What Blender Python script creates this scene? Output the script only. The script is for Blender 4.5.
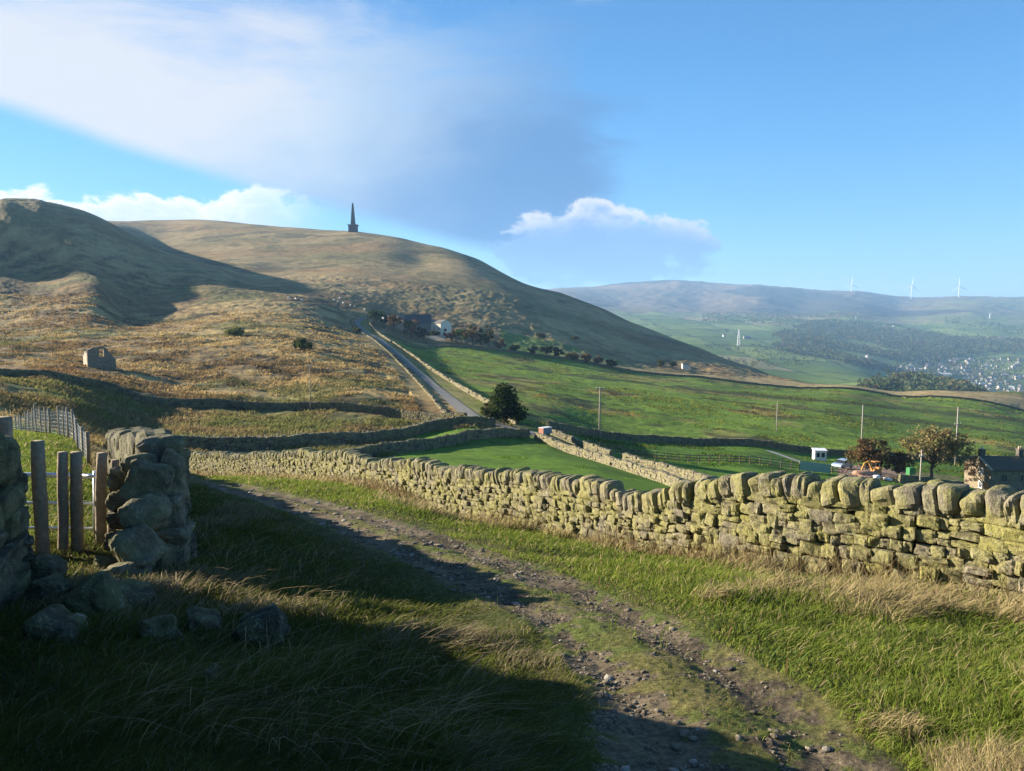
import bpy, math, random
import numpy as np
from mathutils import Vector, Matrix

scene = bpy.context.scene
for o in list(bpy.data.objects):
    bpy.data.objects.remove(o)
R = math.radians
rng = np.random.default_rng(7)
random.seed(7)
COL = scene.collection

# ------------------------------------------------------------------ camera
F = 759.0
PITCH = math.atan(70.5 / F)
EYE = 1.6
cam_d = bpy.data.cameras.new('camera')
cam_d.sensor_width = 36.0
cam_d.lens = 36.0 * F / 1024.0
cam_d.clip_start = 0.05
cam_d.clip_end = 60000.0
cam = bpy.data.objects.new('camera', cam_d)
cam.location = (0, 0, EYE)
cam.rotation_euler = (math.pi / 2 - PITCH, 0, 0)
COL.objects.link(cam)
scene.camera = cam

SUN_EL = 16.2
SUN_AHEAD = 21.0           # degrees ahead of due left
sx, sy = -math.cos(R(SUN_AHEAD)), math.sin(R(SUN_AHEAD))
SUNV = Vector((sx * math.cos(R(SUN_EL)), sy * math.cos(R(SUN_EL)), math.sin(R(SUN_EL))))
sun_d = bpy.data.lights.new('sun', 'SUN')
sun_d.energy = 5.0
sun_d.angle = R(0.5)
sun_d.color = (1.0, 0.89, 0.72)
sun = bpy.data.objects.new('sun', sun_d)
sun.rotation_euler = SUNV.to_track_quat('Z', 'Y').to_euler()
sun.location = (-50, 30, 60)
COL.objects.link(sun)

vs = scene.view_settings
vs.view_transform = 'Standard'
vs.look = 'None'
vs.exposure = 1.82
vs.gamma = 1.0
vs.use_curve_mapping = False
cy = scene.cycles
cy.use_denoising = True
cy.max_bounces = 5
cy.diffuse_bounces = 2
cy.transmission_bounces = 3
cy.transparent_max_bounces = 6
cy.volume_bounces = 0
cy.use_adaptive_sampling = True
cy.adaptive_threshold = 0.006


# ------------------------------------------------------------------ node helper
class NT:
    def __init__(self, tree):
        self.t = tree
        tree.nodes.clear()

    def n(self, typ, **kw):
        nd = self.t.nodes.new(typ)
        for k, v in kw.items():
            setattr(nd, k, v)
        return nd

    def put(self, sock, v):
        if v is None:
            return
        if isinstance(v, bpy.types.NodeSocket):
            self.t.links.new(v, sock)
        else:
            if hasattr(sock, 'default_value'):
                try:
                    sock.default_value = v
                except Exception:
                    sock.default_value = tuple(v) + (1.0,)

    def m(self, op, a, b=None, c=None, clamp=False):
        nd = self.n('ShaderNodeMath', operation=op, use_clamp=clamp)
        for i, v in enumerate((a, b, c)):
            if v is not None:
                self.put(nd.inputs[i], v)
        return nd.outputs[0]

    def sstep(self, v, lo, hi):
        nd = self.n('ShaderNodeMapRange', interpolation_type='SMOOTHSTEP')
        self.put(nd.inputs[0], v)
        nd.inputs[1].default_value = lo
        nd.inputs[2].default_value = hi
        return nd.outputs[0]

    def lin(self, v, lo, hi, a=0.0, b=1.0):
        nd = self.n('ShaderNodeMapRange')
        self.put(nd.inputs[0], v)
        for i, q in enumerate((lo, hi, a, b)):
            nd.inputs[1 + i].default_value = q
        return nd.outputs[0]

    def noise(self, vec, scale, detail=4, rough=0.55, dist=0.0):
        nd = self.n('ShaderNodeTexNoise')
        self.put(nd.inputs['Vector'], vec)
        nd.inputs['Scale'].default_value = scale
        nd.inputs['Detail'].default_value = detail
        nd.inputs['Roughness'].default_value = rough
        nd.inputs['Distortion'].default_value = dist
        return nd.outputs[0]

    def mix(self, f, a, b, blend='MIX'):
        nd = self.n('ShaderNodeMix', data_type='RGBA', blend_type=blend)
        self.put(nd.inputs[0], f)
        for i, v in ((6, a), (7, b)):
            if isinstance(v, bpy.types.NodeSocket):
                self.t.links.new(v, nd.inputs[i])
            else:
                nd.inputs[i].default_value = tuple(v)[:3] + (1.0,)
        return nd.outputs[2]


def ae(px, py):
    """azimuth / elevation (radians) of the world direction seen at a picture point"""
    a = (px - 512) / F
    b = (385.5 - py) / F
    y = math.cos(PITCH) + b * math.sin(PITCH)
    z = -math.sin(PITCH) + b * math.cos(PITCH)
    return math.atan2(a, y), math.atan2(z, math.hypot(a, y))


# ------------------------------------------------------------------ sky
world = bpy.data.worlds.new('World')
scene.world = world
world.use_nodes = True
w = NT(world.node_tree)
sky = w.n('ShaderNodeTexSky', sky_type='NISHITA')
sky.sun_disc = False
sky.sun_elevation = R(SUN_EL)
sky.sun_rotation = R(-(90 - SUN_AHEAD))
sky.altitude = 300
sky.air_density = 1.0
sky.dust_density = 0.25
sky.ozone_density = 2.0
SKY = 0.058
tc = w.n('ShaderNodeTexCoord')
sep = w.n('ShaderNodeSeparateXYZ')
w.put(sep.inputs[0], tc.outputs['Generated'])
X, Y_, Z = sep.outputs
AZ = w.m('ARCTAN2', X, Y_)
EL = w.m('ARCSINE', Z)
cmb = w.n('ShaderNodeCombineXYZ')
w.put(cmb.inputs[0], AZ)
w.put(cmb.inputs[1], w.m('MULTIPLY', EL, 1.6))
V2 = cmb.outputs[0]
n_big = w.m('SUBTRACT', w.noise(V2, 5.0, 6, 0.55, 0.3), 0.5)
n_mid = w.m('SUBTRACT', w.noise(V2, 14.0, 7, 0.6, 0.2), 0.5)
cmbs = w.n('ShaderNodeCombineXYZ')           # streaky noise for the ice-cloud fringe
w.put(cmbs.inputs[0], w.m('ADD', w.m('MULTIPLY', AZ, 1.0), w.m('MULTIPLY', EL, -0.6)))
w.put(cmbs.inputs[1], w.m('MULTIPLY', EL, 4.5))
n_str = w.m('SUBTRACT', w.noise(cmbs.outputs[0], 4.0, 8, 0.62, 0.4), 0.5)


def line_side(p, q):
    """signed angle above the line p-q (picture points), as a node value"""
    (a0, e0), (a1, e1) = ae(*p), ae(*q)
    k = (e1 - e0) / (a1 - a0)
    nn = math.hypot(1, k)
    # (EL - e0 - k (AZ - a0)) / nn
    t = w.m('MULTIPLY_ADD', AZ, -k, k * a0 - e0)
    return w.m('DIVIDE', w.m('ADD', EL, t), nn)


# big anvil-like wedge of cloud
lowd = w.m('ADD', line_side((0, 112), (240, 188)), w.m('MULTIPLY', n_mid, 0.012))
m_low = w.sstep(lowd, -0.004, 0.022)
upd = w.m('ADD', w.m('MULTIPLY', line_side((0, -45), (600, 75)), -1.0), w.m('ADD', w.m('MULTIPLY', n_str, 0.22), w.m('MULTIPLY', n_big, 0.16)))
m_up = w.sstep(upd, -0.075, 0.075)
rtd = w.m('ADD', w.m('MULTIPLY', line_side((655, 160), (420, 275)), 1.0), w.m('MULTIPLY', n_big, 0.10))
a_rt, _e = ae(625, 150)
rgt = w.m('ADD', w.m('SUBTRACT', a_rt, AZ), w.m('ADD', w.m('MULTIPLY', n_str, 0.24), w.m('MULTIPLY', n_mid, 0.07)))
m_rt = w.sstep(rgt, -0.02, 0.075)
m1 = w.m('MULTIPLY', w.m('MULTIPLY', m_low, m_up), m_rt)
# its colour: white on the sunward left, grey-blue on the right underside
gs_ = w.m('ADD', w.m('ADD', AZ, w.m('MULTIPLY', EL, -1.0)), w.m('ADD', w.m('MULTIPLY', n_big, 0.30), w.m('MULTIPLY', n_str, 0.12)))
greyf = w.sstep(gs_, -0.54, -0.16)
c1 = w.mix(w.sstep(w.m('ADD', gs_, 0.0), -0.62, -0.42), (0.255, 0.263, 0.285), (0.185, 0.23, 0.285))
c1 = w.mix(greyf, c1, (0.045, 0.105, 0.21))
# lower left cumulus bank
topd = w.m('SUBTRACT', w.m('ADD', ae(110, 186)[1], w.m('ADD', w.m('MULTIPLY', n_mid, 0.12), w.m('MULTIPLY', n_big, 0.07))), EL)
a_l, _e = ae(330, 200)
m2 = w.m('MULTIPLY', w.sstep(topd, 0.0, 0.012), w.sstep(w.m('SUBTRACT', a_l, AZ), -0.02, 0.13))
c2 = w.mix(w.sstep(topd, 0.0, 0.035), (0.40, 0.395, 0.385), (0.26, 0.29, 0.34))
# right cumulus beyond the hill
ar, er = ae(600, 250)
dx = w.m('DIVIDE', w.m('SUBTRACT', AZ, ar), 0.145)
dy = w.m('DIVIDE', w.m('SUBTRACT', EL, er), 0.060)
rr = w.m('ADD', w.m('MULTIPLY', dx, dx), w.m('MULTIPLY', dy, dy))
d3 = w.m('ADD', w.m('SUBTRACT', 1.0, rr), w.m('ADD', w.m('MULTIPLY', n_mid, 3.4), w.m('MULTIPLY', n_big, 1.2)))
m3 = w.m('MULTIPLY', w.sstep(d3, 0.0, 0.35), 0.92)
sunny = w.m('MULTIPLY', w.sstep(w.m('ADD', dy, w.m('MULTIPLY', n_mid, 2.2)), 0.10, 0.85), w.sstep(d3, 1.1, 0.2))
c3 = w.mix(sunny, (0.085, 0.155, 0.285), (0.30, 0.30, 0.31))
# faint low cloud over the far moor
d4 = w.m('ADD', w.m('SUBTRACT', ae(930, 272)[1], EL), w.m('ADD', w.m('MULTIPLY', n_mid, 0.09), w.m('MULTIPLY', n_big, 0.05)))
m4 = w.m('MULTIPLY', w.m('MULTIPLY', w.sstep(d4, 0.0, 0.03), 0.5), w.sstep(AZ, ae(640, 270)[0], ae(930, 270)[0]))
# thin streaks high up
m5 = w.m('MULTIPLY', w.sstep(n_str, 0.10, 0.30), w.m('MULTIPLY', w.sstep(EL, ae(512, 120)[1], ae(512, 0)[1]), 0.30))

base = w.n('ShaderNodeVectorMath', operation='SCALE')
w.put(base.inputs[0], sky.outputs[0])
base.inputs['Scale'].default_value = SKY
tcol = w.mix(w.sstep(EL, -0.02, 0.30), (0.58, 0.84, 1.12), (0.54, 1.0, 1.34))
tint = w.mix(1.0, base.outputs[0], tcol, 'MULTIPLY')
dim_ = w.lin(AZ, -0.75, 0.25, 0.66, 1.0)
dimc = w.n('ShaderNodeCombineColor')
for i_ in range(3):
    w.put(dimc.inputs[i_], dim_)
tint = w.mix(1.0, tint, dimc.outputs[0], 'MULTIPLY')
c = w.mix(m5, tint, (0.22, 0.27, 0.34))
c = w.mix(m1, c, c1)
c = w.mix(m2, c, c2)
c = w.mix(m3, c, c3)
c = w.mix(m4, c, (0.20, 0.25, 0.33))
bg = w.n('ShaderNodeBackground')
w.put(bg.inputs[0], c)
bg.inputs[1].default_value = 0.88
wo = w.n('ShaderNodeOutputWorld')
w.t.links.new(bg.outputs[0], wo.inputs[0])


# ------------------------------------------------------------------ projection helpers
def P(px, py, Y):
    """point at depth Y in front of the camera seen at picture point (px, py)"""
    a = (px - 512) / F
    b = (385.5 - py) / F
    y = math.cos(PITCH) + b * math.sin(PITCH)
    z = -math.sin(PITCH) + b * math.cos(PITCH)
    s = Y / y
    return np.array((a * s, Y, EYE + z * s))


def proj(x, y, z):
    cz = z - EYE
    dep = y * math.cos(PITCH) - cz * math.sin(PITCH)
    up = y * math.sin(PITCH) + cz * math.cos(PITCH)
    return 512 + F * x / dep, 385.5 - F * up / dep


# ------------------------------------------------------------------ numpy noise
def _hash(ix, iy, seed):
    h = (ix.astype(np.int64) * 374761393 + iy.astype(np.int64) * 668265263 + seed * 1442695041) & 0xFFFFFFFF
    h = ((h ^ (h >> 13)) * 1274126177) & 0xFFFFFFFF
    return ((h ^ (h >> 16)) & 0xFFFF) / 65535.0


def vnoise(x, y, seed=0):
    ix, iy = np.floor(x), np.floor(y)
    fx, fy = x - ix, y - iy
    fx = fx * fx * (3 - 2 * fx)
    fy = fy * fy * (3 - 2 * fy)
    a = _hash(ix, iy, seed)
    b = _hash(ix + 1, iy, seed)
    c_ = _hash(ix, iy + 1, seed)
    d = _hash(ix + 1, iy + 1, seed)
    return (a * (1 - fx) + b * fx) * (1 - fy) + (c_ * (1 - fx) + d * fx) * fy


def fbm(x, y, scale, octv=4, seed=0, gain=0.5):
    """noise around 0, about -0.5..0.5; scale = largest wavelength in metres"""
    s = np.zeros_like(x)
    amp, tot, f = 1.0, 0.0, 1.0 / scale
    for i in range(octv):
        c_, s_ = math.cos(0.6 * i), math.sin(0.6 * i)
        s += amp * (vnoise((x * c_ - y * s_) * f + 17.3 * i, (x * s_ + y * c_) * f - 9.1 * i, seed + i) - 0.5)
        tot += amp
        amp *= gain
        f *= 2.03
    return s / tot * 1.6


def sst(v, lo, hi):
    t = np.clip((v - lo) / (hi - lo), 0, 1)
    return t * t * (3 - 2 * t)


# ------------------------------------------------------------------ terrain control points (px, py, depth)
WALL = [(1290, 604, 6.6, 500), (1150, 602, 7.9, 494), (1024, 598, 9.2, 489), (900, 585, 10.2, 483), (800, 577, 11.2, 477), (750, 569, 11.9, 475),
        (697, 561, 12.8, 476), (640, 552, 14.0, 489), (600, 545, 15.0, 481), (550, 535, 16.6, 474), (500, 527, 18.3, 468),
        (450, 516, 20.5, 464), (420, 506, 22.5, 461), (400, 497, 24.0, 458), (375, 490, 26.0, 458), (340, 484, 30.0, 450),
        (300, 480, 35.0, 450), (250, 478, 42.0, 453), (185, 475, 52.0, 452), (150, 473, 58.0, 451)]
CP = [(p, b, y) for p, b, y, t in WALL]
CP += [
    # close ground
    (512, 771, 3.3), (0, 771, 3.2), (1024, 771, 3.5), (700, 690, 4.5), (0, 690, 4.4), (250, 640, 5.6), (400, 700, 4.4),
    (850, 650, 5.8), (1024, 650, 6.1), (560, 600, 7.2), (700, 620, 6.4), (185, 560, 8.6), (40, 550, 8.5), (110, 548, 8.8), (350, 540, 11),
    (300, 495, 17.5), (190, 483, 20), (400, 510, 15.5), (500, 560, 9.5), (240, 480, 27),
    (-150, 560, 8.0), (-150, 640, 5.2),
    # field behind the gate
    (60, 475, 14), (90, 470, 16), (50, 441, 24), (70, 440, 27), (20, 432, 36), (15, 430, 48), (-150, 430, 30), (-300, 440, 20),
    (120, 470, 30), (100, 452, 45), (140, 458, 42), (110, 449, 60), (170, 452, 68),
    # shaded bank on the left
    (-10, 420, 62), (-10, 392, 73), (-80, 385, 72), (60, 432, 66), (60, 408, 78), (110, 432, 80), (140, 428, 92), (-200, 372, 80),
    # moor on the left
    (0, 378, 105), (110, 391, 112), (300, 409, 118), (440, 421, 108), (200, 438, 82), (330, 447, 78), (430, 440, 88), (380, 437, 95),
    (0, 355, 160), (100, 370, 150), (235, 365, 170), (300, 350, 200), (150, 340, 220), (0, 325, 260), (380, 385, 150),
    (360, 395, 130), (280, 385, 150), (200, 380, 150), (340, 350, 220),
    # spur; unseen ridge at its left raised to shade its face
    (0, 269, 402), (100, 273, 406), (0, 281, 352), (100, 284, 354), (50, 299, 318), (0, 300, 310), (0, 203, 520), (40, 210, 522), (60, 213, 540), (90, 227, 520), (150, 252, 530), (200, 264, 545), (255, 282, 560),
    (0, 246, 455), (40, 250, 455), (-150, 176, 484), (-300, 168, 480), (-450, 175, 480), (-150, 285, 350), (-300, 292, 360), (-450, 300, 370), (-300, 200, 720), (-100, 225, 720), (0, 240, 720), (100, 258, 455), (170, 275, 470), (220, 285, 440), 
    (-400, 350, 180), (-400, 400, 90), (-400, 180, 1000), (-700, 300, 380), (-700, 260, 900), (-700, 380, 100),
    (120, 310, 330), (220, 312, 330), (320, 307, 400), (300, 296, 440),
    # main hill
    (100, 221.5, 1150), (150, 221.5, 1140), (200, 222.5, 1115), (250, 226, 1090), (300, 229, 1060), (353, 231.5, 1000), (400, 238, 960), (440, 247, 930), (480, 260, 900),
    (520, 281, 850), (560, 293, 800), (600, 308, 750), (650, 329, 690), (700, 348, 630), (750, 366, 580), (790, 379, 545),
    (150, 243, 900), (200, 262, 720), (250, 262, 720), (300, 262, 740), (353, 246, 850), (353, 268, 680), (353, 297, 500), (420, 262, 780), (420, 286, 600), (480, 293, 600), (560, 314, 600), (420, 270, 700), (560, 303, 700),
    (480, 278, 700), (460, 318, 490), (520, 301, 600), (520, 288, 720), (520, 336, 470), (580, 341, 500), (640, 355, 510), (700, 366, 500), (750, 374, 505),
    (100, 240, 1500), (353, 260, 1500), (480, 300, 1300), (560, 330, 1200), (650, 360, 1100), (750, 395, 900), (250, 300, 3500), (450, 310, 3500), (250, 320, 9000),
    # lane and farm
    (475, 419, 107), (450, 399, 142), (425, 378, 190), (400, 356, 250), (380, 340, 310), (357, 327, 370), (372, 321, 400), (440, 333, 420), (400, 332, 410),
    (430, 346, 370), (500, 350, 390), (560, 359, 395), (620, 369, 400), (700, 377, 410), (530, 432, 101), (505, 424, 108),
    # fields
    (450, 463, 58), (400, 458, 60), (500, 447, 80), (560, 450, 85), (590, 470, 60), (690, 488, 62), (640, 468, 82), (545, 434, 100), (600, 438, 130), (700, 445, 140), (820, 455, 150), (1000, 462, 160),
    (620, 455, 100), (750, 462, 112), (850, 474, 116), (1000, 496, 117), (925, 484, 116), (1200, 515, 115), (1200, 480, 165), (1200, 430, 370), (1200, 400, 520),
    (870, 500, 80), (1000, 520, 80), (1200, 545, 80), (750, 500, 70), (800, 560, 22), (1000, 575, 22), (620, 525, 28), (500, 500, 32), (800, 535, 40), (1000, 550, 40), (1250, 585, 22),
    (560, 495, 40), (420, 482, 42), (330, 464, 60),
    (550, 395, 190), (650, 405, 210), (800, 420, 220), (960, 440, 210), (700, 390, 310), (850, 402, 310), (1000, 418, 310), (800, 389, 410), (1024, 411, 390), (900, 398, 410),
    (800, 381, 500), (860, 386.5, 510), (930, 390, 515), (1024, 391, 520), (700, 372, 470),
    # valley beyond the crest
    (800, 410, 800), (900, 412, 800), (1024, 420, 800), (840, 396, 1050), (900, 386, 1050), (960, 392, 1050), (800, 390, 1250), (730, 372, 1500), (800, 378, 1500), (870, 378, 1550), (760, 358, 1950), (860, 366, 2000),
    (720, 346, 2300), (800, 352, 2250), (700, 334, 2700), (760, 337, 2700), (900, 385, 1800), (960, 392, 1900), (940, 376, 2200), (1024, 380, 2200), (960, 360, 2600), (1024, 360, 2600), (880, 352, 2600),
    (850, 335, 3200), (780, 325, 3300), (1000, 332, 3500), (950, 322, 4000), (850, 318, 4000), (680, 318, 3800), (620, 314, 4000), (1200, 330, 3500), (1200, 385, 2000),
    (620, 303, 5200), (700, 305, 5200), (800, 309, 5200), (900, 311, 5200), (1024, 311, 5200),
    (560, 288, 6500), (620, 285, 6500), (680, 283, 6500), (760, 286, 6500), (800, 289, 6500), (860, 292, 6500), (960, 297, 6500), (1024, 297.5, 6500), (1200, 295, 6500), (400, 295, 6500),
    (560, 310, 9500), (800, 310, 9500), (1024, 312, 9500), (1300, 312, 9500), (-400, 300, 9500), (-400, 290, 4000),
]
CP = [(p, q, y) for p, q, y in CP]
KU = 4.5
pts, val = [], []
for px, py, Y in CP:
    p = P(px, py, Y)
    pts.append((p[0] / Y * KU, math.log(Y)))
    val.append(p[2] / Y)
for u in (-1.5, -0.7, 0, 0.7, 1.5):          # round the camera's feet
    pts.append((u * KU, math.log(1.3)))
    val.append(-0.09 - 0.07 * u)
for u, Yv, q in ((-1.6, 4, 0.03), (1.6, 4, -.25), (-1.6, 12, 0.03), (1.6, 12, -.3), (-1.6, 40, 0.0), (1.6, 40, -.3), (1.6, 120, -.32), (1.6, 400, -.16), (1.6, 1500, -.09)):
    pts.append((u * KU, math.log(Yv)))
    val.append(q)
pts = np.array(pts)
val = np.array(val)


def _ker(r2):
    return 0.5 * r2 * np.log(r2 + 1e-9)


n = len(pts)
d2 = ((pts[:, None] - pts[None]) ** 2).sum(-1)
A = np.zeros((n + 3, n + 3))
A[:n, :n] = _ker(d2) + np.eye(n) * 2e-4
A[:n, n] = 1
A[:n, n + 1:] = pts
A[n, :n] = 1
A[n + 1:, :n] = pts.T
coef = np.linalg.solve(A, np.concatenate([val, np.zeros(3)]))

u_in = np.linspace(-0.74, 0.74, 880)
u_side = 0.74 + (np.linspace(0, 1, 46)[1:] ** 1.5) * 1.1
UU = np.concatenate([-u_side[::-1], u_in, u_side])
LL = np.concatenate([np.linspace(math.log(1.2), math.log(60), 420), np.linspace(math.log(60), math.log(1300), 340)[1:], np.linspace(math.log(1300), math.log(11000), 190)[1:]])
nu, nl = len(UU), len(LL)
Q = np.zeros((nl, nu))
gu = UU * KU
for i in range(0, nl, 20):
    l_ = LL[i:i + 20]
    acc = coef[n] + coef[n + 1] * gu[None, :] + coef[n + 2] * l_[:, None]
    for j in range(n):
        acc = acc + coef[j] * _ker((gu[None, :] - pts[j, 0]) ** 2 + (l_[:, None] - pts[j, 1]) ** 2)
    Q[i:i + 20] = acc
YY = np.exp(LL)[:, None] * np.ones((1, nu))
XX = UU[None, :] * YY
ZB = Q * YY
PX, PY = proj(XX, YY, ZB)


def pl_dist(x, y, pl):
    """distance of points to a polyline"""
    pl = np.asarray(pl)[:, :2]
    best = np.full(x.shape, 1e9)
    for (x0, y0), (x1, y1) in zip(pl[:-1], pl[1:]):
        dx, dy = x1 - x0, y1 - y0
        t = np.clip(((x - x0) * dx + (y - y0) * dy) / (dx * dx + dy * dy + 1e-9), 0, 1)
        best = np.minimum(best, (x - x0 - t * dx) ** 2 + (y - y0 - t * dy) ** 2)
    return np.sqrt(best)


# paths used both by the ground colours and by the objects
LANE = [P(*q) for q in ((560, 440, 90), (540, 434, 98), (512, 430, 103), (490, 427, 104), (475, 419, 107), (462, 409, 123), (450, 399, 142), (425, 378, 190), (400, 356, 250), (380, 340, 310), (362, 329, 360), (357, 325.5, 385), (363, 322.5, 405), (376, 321, 420), (400, 326, 425))]
WALK = [P(*q) for q in ((545, 435, 97), (590, 451, 84), (640, 470, 72), (690, 489, 62), (740, 508, 52))]      # walled lane on the near side
HEDGE = [P(*q) for q in ((548, 434, 109), (600, 438.5, 131), (700, 445, 141), (820, 454, 150), (1000, 461, 160), (1130, 468, 165))]
UPPER = [P(*q) for q in ((428, 346.5, 365), (500, 351, 388), (560, 359.5, 394), (620, 369.5, 398), (700, 378, 408), (800, 389.5, 410), (900, 398.5, 408), (1024, 411.5, 390), (1130, 422, 380))]
PATH_TRACK = np.array([(771, 585, 930), (740, 575, 890), (700, 560, 850), (650, 535, 745), (620, 500, 690), (600, 470, 640), (570, 415, 565), (540, 345, 470), (520, 300, 405), (505, 262, 345), (495, 235, 300), (487, 205, 262), (478, 160, 200)])


def track_lr(py):
    o = PATH_TRACK[::-1]
    return np.interp(py, o[:, 0], o[:, 1]), np.interp(py, o[:, 0], o[:, 2])


# extrapolate below the frame so that the track runs under the camera
TL, TR = track_lr(PY)
below = np.clip((PY - 771) / 759, 0, 3)
TL = TL + below * 120
TR = TR + below * 420
wob = fbm(XX, YY, 1.6, 4, 31)
tw = TR - TL
tpos = (PX - TL) / np.maximum(tw, 1)             # 0..1 across the track
near = YY < 40
edge = np.minimum(tpos, 1 - tpos) + wob * 0.16
TRACK = np.where(near, sst(edge, 0.0, 0.10), 0)
RUT = np.clip(1 - np.minimum(abs(tpos - 0.25), abs(tpos - 0.74)) / 0.21, 0, 1)
STONY = np.where(near, TRACK * sst(RUT + wob * 1.1 + fbm(XX, YY, .5, 3, 33) * .6 + fbm(XX, YY, .11, 2, 34) * .9, 0.22, 0.48), 0)
STONY = np.maximum(STONY, np.where(near, TRACK * sst(fbm(XX, YY, 0.9, 4, 37), .18, .3) * .8, 0))

# ------------------------------------------------------------------ land cover
nx, ny = XX, YY
f1 = fbm(nx, ny, 60, 5, 1)
f2 = fbm(nx, ny, 9, 5, 2, .6)
f3 = fbm(nx, ny, 240, 4, 3)
f4 = fbm(nx, ny, 3.2, 4, 4, .6)
d_lane = pl_dist(XX, YY, LANE)
d_walk = pl_dist(XX, YY, WALK)


def C(r, g, b):
    return np.array((r, g, b))


def lerp(a, b, t):
    return a + (b - a) * np.asarray(t)[..., None]


# moor (default for everything beyond the near ground)
straw, bracken, heath, moss = C(.34, .245, .105), C(.19, .122, .054), C(.07, .056, .032), C(.135, .14, .05)
col = lerp(straw, bracken, sst(f1 + f2 * .9 + .05, -.25, .3))
col = lerp(col, moss, sst(fbm(nx, ny, 35, 5, 8) + .5 * f2, .12, .34) * .75)
col = lerp(col, heath, sst(f2 * .8 + f4 * .7 + .25 * f3, .10, .36) * .85)
# upper hill is paler and greener
hill = sst(YY + 60 * f3, 420, 560) * (YY < 1400)
hc = lerp(C(.33, .24, .115), C(.20, .165, .075), sst(f1 + f2 * .7, -.2, .25))
hc = lerp(hc, C(.10, .088, .048), sst(fbm(nx, ny, 45, 5, 12, .6) + .3 * f3, .12, .3) * .8)
hc = lerp(hc, C(.27, .155, .07), sst(fbm(nx, ny * 2.2, 120, 4, 14), .08, .3) * .5)
col = lerp(col, hc, hill)
MOOR = ((YY > 55)).astype(float)

# right of the lane: green pasture
lane_px = np.interp(YY, [p[1] for p in LANE[3:13]], [proj(*p)[0] for p in LANE[3:13]])
up_py = np.interp(PX, [proj(*p)[0] for p in UPPER], [proj(*p)[1] for p in UPPER])
up_Y = np.interp(PX, [proj(*p)[0] for p in UPPER], [p[1] for p in UPPER])
green = lerp(C(.145, .215, .028), C(.09, .145, .022), sst(f1 + .5 * f2 + .6 * f4, -.25, .3))
rushes = sst(fbm(nx, ny, 26, 5, 21, .6) + .25 * fbm(nx, ny, 90, 3, 22), .13, .3)
green_r = lerp(green, C(.22, .19, .055), rushes * .8)
for L_, sd_ in ((((405, 345), (470, 357), (560, 374), (700, 390), (850, 403), (1030, 421)), 0), (((690, 397), (800, 408), (900, 418), (1030, 433)), 3), (((440, 372), (540, 392), (640, 404)), 5)):
    lp_ = np.interp(PX, [q[0] for q in L_], [q[1] for q in L_], left=-99, right=-99)
    green_r = lerp(green_r, C(.05, .055, .02), (abs(PY - lp_ - 3 * f1 - sd_ * .3) < 1.1 + 1.6 * np.clip(f2 + .2, 0, 1)) * (f1 + f2 > -.22) * .75)
green_r = lerp(green_r, C(.05, .055, .02), sst(fbm(nx, ny, 8, 4, 24, .6) + rushes * .25, .22, .4) * .75)
past = (PX > lane_px + 3) & (YY > 103) & (YY < up_Y + 3 * f4)
col = np.where(past[..., None], green_r, col)
MOOR = np.where(past, .35, MOOR)
# verge of the lane
verge = (d_lane < 6.5) & (YY > 103)
col = np.where((verge & (PX > lane_px - 2))[..., None], lerp(C(.17, .19, .045), C(.22, .19, .08), sst(f4, -.2, .2)), col)
MOOR = np.where(d_lane < 7, 0, MOOR)
# farm garden beyond the pasture and bright meadow strips
gard = (PX > 428) & (PX < 660) & (YY >= up_Y + 3) & (YY < 470 + 12 * f2) & (PX > 500)
col = np.where(gard[..., None], lerp(C(.12, .17, .04), C(.2, .17, .07), sst((PX - 560) / 100 + f2, -.2, .6)), col)
# straw strip on the crest
crest = (YY >= up_Y) & (PX > 600) & (YY < 640)
stripc = lerp(C(.36, .27, .13), C(.24, .18, .085), sst(f2 + .5 * f1, -.1, .3))
stripc = lerp(stripc, C(.12, .14, .045), sst(fbm(nx, ny, 50, 4, 41) + (YY - 460) / 300, .1, .35))
in_strip = crest & (PY > np.interp(PX, [600, 620, 700, 790, 1024], [364, 366, 374, 380, 380]))
col = np.where(in_strip[..., None], stripc, col)
MOOR = np.where(in_strip, .3, MOOR)
# small paddock and the field beyond the near wall
hed_py = np.interp(PX, [proj(*p)[0] for p in HEDGE], [proj(*p)[1] for p in HEDGE])
hed_Y = np.interp(PX, [proj(*p)[0] for p in HEDGE], [p[1] for p in HEDGE])
pad = (PX > 470) & (YY > 12) & (YY < hed_Y) & (YY < 170)
wall_px = np.array([(p, y) for p, b, y, t in WALL])[::-1]
wall_Y = np.interp(PX, wall_px[:, 0], wall_px[:, 1])
beyond = (YY > wall_Y + .3) & (PX > 150)
midf = beyond & (YY < hed_Y) & (YY < 170) & (PX > 395) & (YY < np.where(PX < 535, 97, 400))
col = np.where(midf[..., None], lerp(C(.105, .185, .022), C(.07, .13, .019), sst(f2 + .6 * f4, -.25, .3)), col)
MOOR = np.where(midf, .15, MOOR)
dirty = midf & (d_walk < 2.2)
col = np.where(dirty[..., None], lerp(C(.19, .18, .075), C(.17, .14, .1), sst(f4 + .3 * f2, -.1, .15)), col)
yard = (PX > 838) & (PX < 960) & (YY > 112) & (YY < 134)
col = np.where(yard[..., None], lerp(C(.25, .18, .13), C(.13, .13, .05), sst(f2 + (PX - 905) / 60, -.1, .2)), col)
# between the far end of the near wall and the moor: rough greenish ground
rough = (YY > 58) & (YY < 112) & (PX < 500) & ~midf
col = np.where(rough[..., None], lerp(col, lerp(C(.15, .15, .05), C(.2, .15, .07), sst(f2, -.2, .2)), sst(.55 + f1 * 1.5, .3, .8)), col)

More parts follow.
